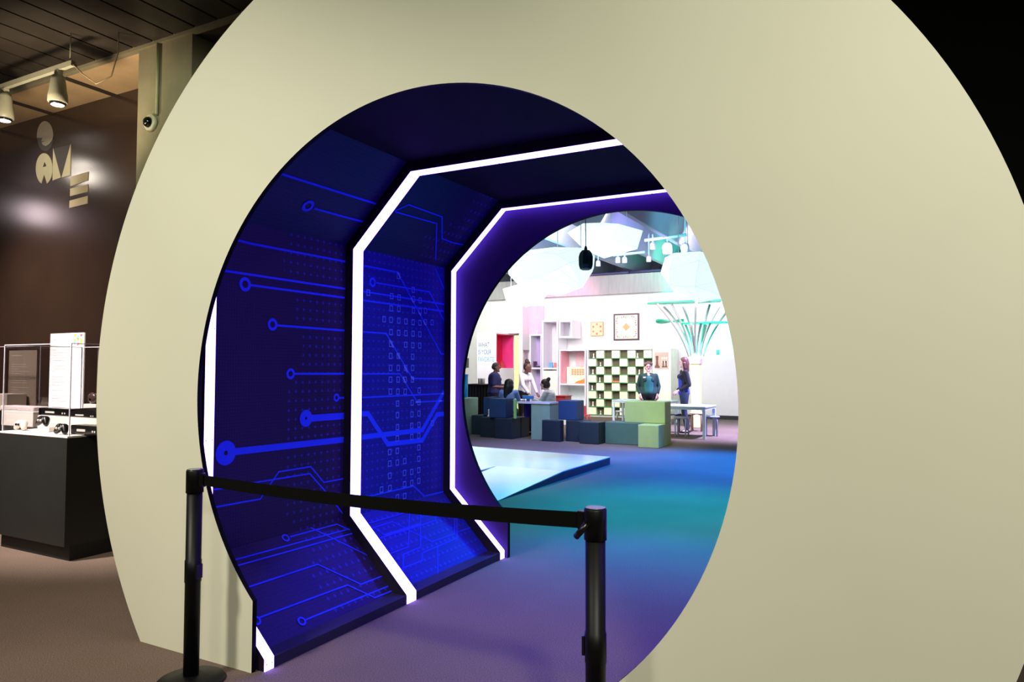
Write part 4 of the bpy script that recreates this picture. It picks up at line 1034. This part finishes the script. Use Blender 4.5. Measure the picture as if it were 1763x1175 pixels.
for i, (px, py, y) in enumerate(((1131, 527, -.5), (1143, 526, .4), (1156, 526, -.2), (1176, 526, .6), (1199, 526, -.6), (1222, 526, .3), (1244, 533, -.3), (1262, 528, .5), (1180, 560, .1), (1207, 560, -.25), (1216, 560, .4), (1190, 560, -.4))):
    top = Vector(onT(px, py, y)); top.z = onT(1195, 524.5 if py < 545 else 559, 0 if py < 545 else -.1)[2]+.01; bot = Vector(((px-1195)*.0025, y*.12, zped+.06))
    mid = bot.lerp(top, .5)+Vector((-(top.x-bot.x)*.30, 0, 0))
    pts = []
    for k in range(9):
        t_ = k/8; pts.append(bot*(1-t_)**2+mid*2*t_*(1-t_)+top*t_**2)
    lchild(MB().tube(pts, .03, 8, radii=[.020+.014*k/8 for k in range(9)]), 'branch_tube', tube_m, tr)
def disc(px0, px1, py, y, dep, wave=0):
    a, c_ = onT(px0, py, y), onT(px1, py, y); m = MB(); n = 28; cx_, rx_ = (a[0]+c_[0])/2, (c_[0]-a[0])/2
    m.prism([(cx_+rx_*math.cos(2*PI*k/n), y+dep*math.sin(2*PI*k/n), a[2]+wave*math.sin(4*PI*k/n)) for k in range(n)], (0, 0, .035))
    return lchild(m, 'canopy_disc', teal, tr)
disc(1114, 1275, 524.5, 0, .35); disc(1173, 1262, 559, -.1, .28); disc(1129, 1178, 555, .5, .16, .04)
lchild(MB().lathe([(.10, zped+.0005), (.13, zped+.05), (.12, zped+.055)], (cxp, 0, 0), 20), 'lamp_ring', mat('tree_lamp', S(255, 255, 255), .4, emit=(.6, 1, .92), es=8), tr)
light('POINT', (P.x, YT-.0, zped+.30), (.02, .9, .75), 60, None, .12)
light('SPOT', (P.x-.42, YT+1.3, 1.75), (.0, .85, .70), 1100, (P.x-.15, YB, 3.2), .1, 74, .4)
light('SPOT', (P.x+1.4, 19.6, 3.3), (.62, .45, 1), 120, (P.x+1.55, YB, 1.75), .02, 26, .1)

# ---- geodesic lanterns
lan_m = mat('lantern_skin', S(228, 244, 242), .5, noise=.01, emit=(.86, .99, .96), es=.95)
lan_p = mat('lantern_skin_pink', S(244, 232, 240), .5, noise=.01, emit=(1, .9, .96), es=.95)
lan_f = mat('lantern_rib', S(210, 232, 228), .5, emit=(.62, .86, .83), es=.75)
def lantern(label, Y, outline, inner, dep, m, cords):
    """closed polyhedron: outline ring at mid depth, inner points pushed towards and away from the viewer"""
    pts = [onY(px, py, Y) for px, py in outline]; c = sum(pts, Vector())/len(pts)
    t = thing('lantern', label, 'pendant lamp', c, 0, 'faceted hanging lanterns')
    b = bmesh.new()
    for p in pts: b.verts.new(p-c)
    for px, py in inner:
        q = onY(px, py, Y)-c
        b.verts.new(q*.93+Vector((0, -dep, 0))); b.verts.new(Vector((q.x*.8, dep, q.z*.8)))
    r = bmesh.ops.convex_hull(b, input=b.verts); bmesh.ops.delete(b, geom=[v for v in r['geom_interior'] if isinstance(v, bmesh.types.BMVert)], context='VERTS')
    bmesh.ops.dissolve_limit(b, angle_limit=.02, verts=b.verts, edges=b.edges)
    mb = MB(); edges = [(e.verts[0].co.copy(), e.verts[1].co.copy()) for e in b.edges]; top = max(v.co.z for v in b.verts)
    me = bpy.data.meshes.new('skin'); b.to_mesh(me); b.free(); me.materials.append(m)
    o = bpy.data.objects.new('skin', me); SC.collection.objects.link(o); o.parent = t
    for a, c_ in edges: mb.tube([a, c_], .0035, 5)
    lchild(mb, 'ribs', lan_f, t)
    for px in cords:
        q = onY(px, 430, Y); lchild(MB().tube([(q.x-c.x, 0, top-.25), (q.x-c.x, 0, 7.5-c.z)], .006, 6), 'cord', mat('cord', S(190, 215, 225), .5), t)
    return t
lantern('large faceted white lantern at the left, in front of the others', 10.5, [(874, 460), (876, 473), (895, 493), (908, 503), (928, 506), (964, 509.5), (1003, 495), (1022, 462), (1024, 440), (1001, 427), (954, 426), (913, 431)], [(903, 475), (925, 450), (943, 462), (956, 485), (960, 443), (990, 470), (930, 490), (985, 445), (1010, 460)], .55, lan_m, (960, 1000))
lantern('faceted white lantern at the top centre, tinted cyan', 12.5, [(976.5, 401), (1004, 385), (1033, 384), (1083, 391), (1106.5, 397.5), (1097, 429), (1040, 445), (1007, 431)], [(1030, 402), (1052, 403), (1069, 418), (1025, 425), (1083, 393), (1045, 425)], .5, lan_m, (1051, 1079))
lantern('faceted white lantern at the right, cut by the doorway edge', 11.5, [(1137.5, 470), (1145, 444), (1160, 436), (1205, 433.5), (1240, 440), (1262, 480), (1248, 512), (1205, 521), (1165, 508), (1158, 501)], [(1169, 471), (1191, 464), (1216, 477), (1191, 487), (1167, 498), (1195, 503), (1213, 501), (1220, 455)], .55, lan_m, (1168, 1184))
lantern('smaller pinkish white lantern hanging lowest at the left', 16.5, [(866, 498), (872, 519), (884, 521), (906, 529), (931, 521), (940, 510), (950, 497), (900, 488)], [(890, 508), (910, 505), (925, 512)], .5, lan_p, (880,))

# ---- hanging speaker
YSp = 9.0; c = onY(1008.5, 448, YSp)
t = thing('pendant_speaker', 'dark green capsule shaped speaker hanging from a cord before the lanterns', 'speaker', c)
sp_m = mat('speaker_dark', S(22, 62, 56), .3)
lchild(MB().lathe([(.05, -.138), (.086, -.12), (.102, -.07), (.104, .04), (.088, .09), (.055, .13), (.02, .14)], seg=8, smooth=False), 'cabinet', sp_m, t)
lchild(MB().lathe([(.022, .1405), (.022, .16), (.012, .19)], seg=12), 'collar', sp_m, t)
lchild(MB().tube([(0, 0, .19), (-.003, 0, .6), (0, 0, 4.5)], .007, 8), 'cord', mat('cord_dark', S(40, 90, 100), .5), t)

# ---- track lights, pipes, hose on the beam
pipe_m = mat('pipe_pale', S(170, 215, 205), .4)
def pipe(label, p0, p1, r, m=pipe_m, name='pipe', cat='pipe'):
    return tag(MB().tube([p0, p1], r, 10).build(name, m), label, cat)
a, c_ = onY(1110, 414, 16.5), onY(1182, 404.5, 16.5)
pipe('pale lighting pipe at the right above the third lantern', a, c_, .035)
a2, c2 = onY(1056, 440, 18), onY(1110, 434, 18)
pipe('short pale lighting pipe behind the centre lantern', a2, c2, .035)
hd_m = mat('head_white', S(222, 206, 232), .5)
def head(label, px, py, Y, drop, lit=False, ypipe=None, sz=.066):
    c = onY(px, py, Y); t = thing('spotlight', label, 'spotlight', c, 0, 'hall spotlights')
    lchild(MB().lathe([(sz*.7, sz*1.2), (sz, sz*.6), (sz, -sz*1.0), (sz*.9, -sz*1.2)][::-1], seg=14), 'housing', hd_m, t)
    lchild(MB().tube([(0, 0, sz*1.2), (0, 0, drop)], .02, 6), 'stem', pipe_m, t)
    if lit:
        m = MB(); m.ball((0, -sz*1.05, 0), sz*.8, sub=2); lchild(m, 'lens', mat('hall_lens', S(255, 255, 255), .4, noise=0, emit=(.35, 1, .75), es=30), t)
    return t
head('white spotlight left on the short pipe', 1064, 448, 18, .25); head('white spotlight right on the short pipe', 1075.5, 448, 18, .25)
head('white spotlight hanging from the long pipe', 1124, 424, 16.5, .28); head('white spotlight before the upper wall right of the short pipe', 1117, 446, 18.5, 1.6)
head('pinkish white spotlight beside the large lantern', 1030, 454, 18.5, 1.6)
head('lit green white spotlight left above the right lantern', 1149, 428, 17.5, 1.6, True, sz=.12); head('lit green white spotlight right above the right lantern', 1179.5, 428, 17, 1.6, True, sz=.10)
hose = mat('hose_blue', S(64, 60, 104), .4)
pts = [onY(px, py, YB-.3) for px, py in ((880, 479), (950, 476), (1020, 476.5), (1045, 475.5), (1068, 472.5), (1083, 471))]
m = MB(); pts = [Vector((p.x, p.y, max(p.z, zt+.045))) for p in pts]; m.tube(pts, .045, 8); tag(m.build('hose', hose), 'violet blue hose lying along the concrete beam, left part', 'hose')
pts = [onY(px, py, YB-.3) for px, py in ((1085, 470), (1110, 471.5), (1140, 471), (1180, 470), (1260, 468))]
m = MB(); pts = [Vector((p.x, p.y, max(p.z, zt+.05))) for p in pts]; m.tube(pts, .04, 8); tag(m.build('hose', hose), 'teal blue hose lying along the concrete beam, right part', 'hose')

# ================================================================== people
def hand(mb, wrist, dirn, palm, side, s=1):
    """palm, four bent fingers of different lengths and a thumb leaving the side of the palm"""
    d = Vector(dirn).normalized(); n = Vector(palm).normalized(); a = d.cross(n).normalized()*side; wrist = Vector(wrist)
    k = wrist+d*.075*s
    mb.cone(wrist, .022*s, k+a*.02*s, .017*s); mb.cone(wrist, .022*s, k-a*.02*s, .017*s); mb.cone(k-a*.024*s, .014*s, k+a*.024*s, .014*s)
    for i, (off, L_) in enumerate(((.029, .066), (.010, .076), (-.010, .071), (-.028, .055))):
        p = k+a*off*s; q = p+(d*.8+n*.35).normalized()*L_*.5*s; e = q+(d*.45+n*.8).normalized()*L_*.5*s
        mb.cone(p, .0092*s, q, .0085*s); mb.cone(q, .0085*s, e, .0075*s)
    b0 = wrist+d*.022*s+a*.022*s; b1 = b0+(d*.5+a*.75+n*.2).normalized()*.038*s; b2 = b1+(d*.85+a*.2+n*.3).normalized()*.03*s
    mb.cone(b0, .012*s, b1, .0105*s); mb.cone(b1, .0105*s, b2, .009*s)
def person(label, loc, rz, J, look):
    t = thing('person', label, 'person', loc, rz, None)
    V_ = {k: Vector(v) for k, v in J.items()}
    skin = look['skin']; b = MB()
    if look.get('scoop'): b.cone(V_['chest']+Vector((0, -.085, .075)), .052, V_['neck']+Vector((0, -.02, -.02)), .05, (1.2, .7, .8))
    hd = V_['head']; nk = V_['neck']; fwd = Vector(look.get('face', (0, -1, 0))).normalized(); sd = Vector((0, 0, 1)).cross(fwd).normalized()
    b.cone(nk, .052, hd-Vector((0, 0, .05)), .05)
    b.cone(hd+Vector((0, 0, .02)), .088, hd-Vector((0, 0, .055))+fwd*.018, .06, (.92, 1.02, 1.05))
    b.cone(hd+fwd*.085+Vector((0, 0, .005)), .009, hd+fwd*.100-Vector((0, 0, .022)), .013)         # nose
    b.cone(hd+fwd*.070-Vector((0, 0, .095)), .018, hd+fwd*.055-Vector((0, 0, .085)), .03)             # chin
    for s_ in (-1, 1): b.cone(hd+sd*s_*.082-Vector((0, 0, .005)), .014, hd+sd*s_*.085-Vector((0, 0, .03)), .010)
    ch, wa, hp = V_['chest'], V_['waist'], V_['hip']; sw = look.get('sw', .15); tw = look.get('tw', 1.0)
    b.cone(ch, .105*tw, wa, .10*tw, (1.25, .85, 1), (1.15, .85, 1)); b.cone(wa, .10*tw, hp, .11*tw, (1.15, .85, 1), (1.3, .9, .8))
    for s_ in 'LR':
        sh, el, wr = V_[s_+'sh'], V_[s_+'el'], V_[s_+'wr']
        b.cone(ch+(sh-ch)*.5, .06, sh, .048); b.cone(sh, .048, el, .037); b.cone(el, .037, wr, .023)
        hd_dir = Vector(look.get('hand'+s_, tuple(wr-el))); pn = Vector(look.get('palm'+s_, (-1 if s_ == 'L' else 1, 0, 0)))
        hand(b, wr, hd_dir, pn, 1 if s_ == 'L' else -1)
        h_, k_, an = V_[s_+'hp'], V_[s_+'kn'], V_[s_+'an']
        b.cone(h_, .082, k_, .052); b.cone(k_, .054, an, .034)
        to = an+Vector(look.get('foot', (0, -.14, -.045))); b.cone(an-Vector((0, 0, .03)), .036, to, .028, (1, 1, .9), (1.1, 1, .7))
    body = remeshed(b, 'body', skin, .0075, t, 2)
    # face details
    for s_ in (-1, 1): m = MB(); m.ball(hd+fwd*.083+sd*s_*.031+Vector((0, 0, .012)), .009, sub=1); lchild(m, 'eye', mat('eye_dark', S(40, 28, 24), .3), t)
    m = MB(); m.ball(hd+fwd*.083-Vector((0, 0, .048)), .018, (1.1*abs(sd.x)+.4*abs(fwd.x)+.1, 1.1*abs(sd.y)+.4*abs(fwd.y)+.1, .35), 2); lchild(m, 'mouth', mat('lips', S(170, 70, 74), .5), t)
    # top
    b = MB(); ex = look.get('ex', .012); R = tw
    b.cone(ch+Vector((0, 0, .02)), (.105+ex)*R, wa, (.10+ex)*R, (1.3, .9, .9), (1.2, .9, 1)); b.cone(wa, (.10+ex)*R, hp+Vector((0, 0, look.get('hem', .0))), (.115+ex)*R, (1.2, .9, 1), (1.3, .95, .6))
    if look.get('belly'): b.cone(wa+Vector(look['belly']), .12, ch+Vector(look['belly'])*.8, .10)
    if look.get('bust', True): 
        tf = Vector(look.get('tfwd', (0, -1, 0))); ts = Vector((0, 0, 1)).cross(tf)
        for s_ in (-1, 1): b.ball(ch+tf*.075*R+ts*s_*.065-Vector((0, 0, .02)), .07)
    for s_ in 'LR':
        sh, el, wr = V_[s_+'sh'], V_[s_+'el'], V_[s_+'wr']; f_ = look.get('sleeve', 1.0)
        b.cone(ch+(sh-ch)*.5+Vector((0, 0, .01)), .07, sh, .055+ex*.5)
        if f_ >= 1:
            b.cone(sh, .056+ex*.5, el, .046+ex*.4); e2 = el.lerp(wr, (f_-1)*.98 if f_ > 1 else .0)
            if f_ > 1: b.cone(el, .046+ex*.4, e2, .036+ex*.3)
        else: b.cone(sh, .058+ex, sh.lerp(el, f_), .05+ex)
    top_ = remeshed(b, look.get('topname', 'shirt'), look['top'], .012, t, 3)
    if look.get('inner'):
        b = MB(); tf = Vector(look.get('tfwd', (0, -1, 0)))
        b.cone(ch+tf*.045*R-Vector((0, 0, .02)), .105*R, wa+tf*.035*R, .108*R, (.95, .85, .9), (.95, .85, 1)); b.cone(wa+tf*.035*R, .108*R, hp+tf*.03*R+Vector((0, 0, .04)), .112*R, (.95, .85, 1), (.98, .88, .8))
        remeshed(b, 'inner_top', look['inner'], .012, t, 3)
    b = MB(); b.cone(hp, .118*R, hp-Vector((0, 0, .05)), .115*R, (1.28, .95, .8), (1.25, .95, .8))
    for s_ in 'LR':
        h_, k_, an = V_[s_+'hp'], V_[s_+'kn'], V_[s_+'an']
        b.cone(h_, .098*R, k_, .066); b.cone(k_, .066, an.lerp(k_, .08), .048)
    remeshed(b, 'trousers', look['pants'], .013, t, 3)
    for s_ in 'LR':
        an = V_[s_+'an']; f_ = Vector(look.get('foot', (0, -.14, -.045))); m = MB()
        m.cone(an-Vector((0, 0, .045)), .042, an+f_, .034, (1, 1, .75), (1.1, 1, .7)); m.cone(an-Vector((0, 0, .045)), .042, an-f_*.25-Vector((0, 0, .05)), .036, (1, 1, .75), (1, 1, .8)); lchild(m, 'shoe', black_plastic, t)
    m = MB()
    for q in look['hair']: m.cone(hd+Vector(q[0]), q[1], hd+Vector(q[2]), q[3], q[4] if len(q) > 4 else (1, 1, 1), q[5] if len(q) > 5 else (1, 1, 1))
    remeshed(m, 'hair', look['haircol'], .009, t, 2)
    for ex_ in look.get('extra', ()): ex_(t, V_, hd, fwd, sd)
    return t
def standing(h=1.65, **k):
    s = h/1.65
    J = dict(head=(0, -.01, 1.555), neck=(0, .0, 1.40), chest=(0, .0, 1.26), waist=(0, 0, 1.06), hip=(0, 0, .92),
             Lsh=(.165, 0, 1.345), Rsh=(-.165, 0, 1.345), Lel=(.21, .02, 1.07), Rel=(-.21, .02, 1.07), Lwr=(.20, -.06, .84), Rwr=(-.20, -.06, .84),
             Lhp=(.085, 0, .88), Rhp=(-.085, 0, .88), Lkn=(.09, -.01, .48), Rkn=(-.09, -.01, .48), Lan=(.09, .02, .075), Ran=(-.09, .02, .075))
    J.update(k); return {a: Vector(v)*s for a, v in J.items()}
def sitting(**k):
    J = dict(head=(0, -.04, 1.13), neck=(0, -.0, .975), chest=(0, .0, .84), waist=(0, .02, .64), hip=(0, .03, .53),
             Lsh=(.16, -.01, .92), Rsh=(-.16, -.01, .92), Lel=(.21, -.12, .72), Rel=(-.21, -.12, .72), Lwr=(.14, -.33, .80), Rwr=(-.14, -.33, .80),
             Lhp=(.09, 0, .50), Rhp=(-.09, 0, .50), Lkn=(.11, -.42, .48), Rkn=(-.11, -.42, .48), Lan=(.11, -.40, .075), Ran=(-.11, -.40, .075))
    J.update(k); return J
skin_d = mat('skin_dark', S(120, 78, 66), .55, noise=.03); skin_l = mat('skin_light', S(232, 190, 178), .55, noise=.02); skin_m = mat('skin_mid', S(150, 100, 84), .55, noise=.03)
hair_k = mat('hair_black', S(22, 14, 22), .5); hair_b = mat('hair_brown', S(92, 56, 48), .5, stretch=(1, 1, .2)); hair_db = mat('hair_dark_brown', S(60, 36, 40), .5); hair_g = mat('hair_short', S(110, 78, 70), .5)
denim = mat('denim', S(34, 48, 70), .8); black_cl = mat('cloth_black', S(16, 16, 22), .8)
def PP(px, py, Y, z=0): q = onY(px, py, Y); return (q.x, Y, z)
CAP = lambda b_=.03: [((0, .01, .045), .092, (0, .03, .0), .088, (.96, 1, .9), (.98, 1, 1))]
# woman in teal cardigan facing us
def badge(t, V_, hd, fwd, sd):
    lchild(MB().box(-.135, -.075, -.152, -.146, 1.235, 1.268), 'name_badge', shelf_white, t)
def glasses(t, V_, hd, fwd, sd):
    m = MB()
    for s_ in (-1, 1):
        c = hd+fwd*.098+sd*s_*.033+Vector((0, 0, .012)); m.tube([c+sd*.024*math.cos(a*PI/5)+Vector((0, 0, .018*math.sin(a*PI/5))) for a in range(11)], .0025, 5)
    m.tube([hd+fwd*.1-sd*.01+Vector((0, 0, .014)), hd+fwd*.1+sd*.01+Vector((0, 0, .014))], .0025, 5); lchild(m, 'glasses', black_plastic, t)
Y5 = 16.3
person('smiling woman with short hair, glasses and a dark teal cardigan behind the green block', PP(1116.5, 700, Y5), math.radians(22),
       standing(1.585, Lel=(.25, .03, 1.07), Rel=(-.25, .03, 1.07), Lwr=(.20, -.10, .87), Rwr=(-.20, -.10, .87), Lsh=(.175, 0, 1.335), Rsh=(-.175, 0, 1.335)),
       dict(skin=skin_l, top=mat('cardigan_teal', S(26, 62, 58), .8), topname='cardigan', inner=mat('top_teal', S(36, 110, 108), .7), pants=black_cl, haircol=hair_g, tw=1.28, sleeve=1.75, ex=.016, scoop=True,
            hair=[((0, .02, .05), .095, (0, .035, -.01), .088, (.98, 1, .9), (1, 1, 1)), ((-.06, -.02, .06), .05, (.055, -.03, .07), .05)], handL=(-.15, -.2, -1), handR=(.15, -.2, -1), palmL=(-.6, .8, 0), palmR=(.6, .8, 0), extra=(badge, glasses)))
def hem(t, V_, hd, fwd, sd):
    m = MB(); m.cone(V_['hip']+Vector((0, 0, .03)), .137, V_['hip']-Vector((0, 0, .05)), .138, (1.18, .9, .5), (1.2, .92, .5)); lchild(m, 'shirt_hem', mat('shirt_blue', S(40, 56, 160), .7), t)
# woman in black jacket at the right, facing left, full figure
P6 = onZ(1180, 749, 0)
person('woman with shoulder length brown hair in a black jacket and jeans standing side on', (X(1178, 16.2), 16.2, 0), math.radians(-62),
       standing(1.69, Lel=(.19, .07, 1.07), Rel=(-.19, .07, 1.07), Lwr=(.10, -.16, .93), Rwr=(-.10, -.16, .91), Lkn=(.07, -.02, .48), Rkn=(-.07, .02, .48), Lan=(.07, .04, .07), Ran=(-.07, .10, .07)),
       dict(skin=skin_l, top=mat('jacket_black', S(20, 20, 30), .8), topname='jacket', inner=mat('shirt_blue', S(40, 56, 160), .7), pants=denim, haircol=hair_b, tw=1.0, sleeve=1.8,
            hair=[((0, .02, .04), .10, (0, .045, -.03), .10, (.96, 1, .95), (1, .9, 1)), ((0, .05, -.03), .095, (0, .075, -.17), .075, (1.05, .8, 1), (1.1, .7, .8)), ((.07, .0, -.02), .04, (.075, .01, -.13), .035), ((-.07, .0, -.02), .04, (-.075, .01, -.13), .035)],
            handL=(-.3, -.8, -.6), handR=(.3, -.8, -.6), palmL=(-.8, .3, -.2), palmR=(.8, .3, -.2), extra=(hem,)))
# navy shirt at left, facing right
person('person with cropped hair in a navy short sleeved shirt, hands held forward', PP(851, 700, 15.0), math.radians(112),
       standing(1.57, Lel=(.20, .0, 1.07), Rel=(-.20, .0, 1.07), Lwr=(.10, -.30, 1.05), Rwr=(-.10, -.30, 1.05), head=(0, -.045, 1.55), neck=(0, -.01, 1.40)),
       dict(skin=skin_d, top=mat('shirt_navy', S(30, 28, 84), .8), pants=mat('trousers_navy', S(26, 24, 50), .8), haircol=mat('hair_cropped', S(60, 38, 44), .7), tw=1.38, sleeve=.75, ex=.02, belly=(0, -.07, .0),
            hair=[((0, .01, .045), .093, (0, .03, .01), .088, (.95, 1, .85), (.95, .98, .9))], handL=(-.2, -1, .1), handR=(.2, -1, .1), palmL=(0, 0, 1), palmR=(0, 0, 1)))
# woman in white, standing behind the table, leaning
person('woman with a hair bun in a white long sleeved top, leaning on the activity table', PP(901, 700, 15.5), math.radians(72),
       standing(1.62, head=(0, -.16, 1.50), neck=(0, -.09, 1.37), chest=(0, -.05, 1.24), waist=(0, 0, 1.05), Lsh=(.15, -.07, 1.32), Rsh=(-.15, -.07, 1.32), Lel=(.19, -.18, 1.07), Rel=(-.19, -.18, 1.07), Lwr=(.14, -.34, .86), Rwr=(-.14, -.34, .86)),
       dict(skin=skin_d, top=mat('top_white', S(236, 222, 236), .8), pants=black_cl, haircol=mat('hair_curly', S(56, 34, 36), .8), tw=1.0, sleeve=1.85, ex=.012, face=(.1, -1, -.15),
            hair=[((0, .03, .05), .095, (0, .045, .0), .088, (.95, 1, .9), (.95, 1, .9)), ((0, .03, .13), .055, (0, .04, .165), .05), ((.03, .0, .12), .035, (-.03, .0, .13), .035)], handL=(0, -.5, -.6), handR=(0, -.5, -.6), palmL=(0, 0, -1), palmR=(0, 0, -1)))
def chair_stool(label, loc, m, hz=.45):
    t = thing('stool', label, 'stool', (loc[0], loc[1], 0), .2, None)
    lchild(MB().lathe([(.17, hz-.03), (.175, hz-.02), (.17, hz)], seg=24), 'seat', m, t)
    for k in range(4):
        a = PI/4+k*PI/2; lchild(MB().tube([(math.cos(a)*.15, math.sin(a)*.15, 0), (math.cos(a)*.13, math.sin(a)*.13, hz-.03)], .017, 8), 'leg', m, t)
    return t
# seated girl with long black hair, back to us
L3 = PP(876, 700, 13.98)
person('seated girl with long black hair and a light blue shirt, seen from behind', L3, math.radians(200), sitting(head=(0, -.04, 1.09)),
       dict(skin=skin_m, top=mat('shirt_sky', S(130, 160, 225), .8), pants=black_cl, haircol=hair_k, tw=.98, sleeve=1.3, bust=False,
            hair=[((0, .02, .04), .105, (0, .05, -.05), .10, (1, 1, .9), (1.05, .9, 1)), ((0, .06, -.05), .105, (.03, .10, -.24), .07, (1.1, .8, 1), (1.2, .6, 1)), ((.05, .09, -.20), .05, (.07, .11, -.30), .035)]))
chair_stool('pale stool under the girl with long black hair', L3, grey_st)
L4 = PP(946, 700, 14.15)
person('seated woman with a brown bun and a loose pale striped top facing the table', L4, math.radians(-88), sitting(head=(0, -.12, 1.10), neck=(0, -.05, .97), Lwr=(.12, -.42, .80), Rwr=(-.12, -.42, .80)),
       dict(skin=skin_l, top=mat('top_stripes', S(222, 220, 226), .8, noise=.3, scale=5, stretch=(1, 1, 9)), pants=black_cl, haircol=hair_db, tw=1.15, sleeve=1.6, ex=.02, bust=False,
            hair=[((0, .02, .04), .098, (0, .045, -.01), .092, (.97, 1, .9), (.97, 1, 1)), ((0, .085, .10), .048, (0, .10, .12), .045)]))
chair_stool('pale stool under the woman with the striped top', L4, mat('stool_pinkish', S(226, 190, 186), .5), .46)
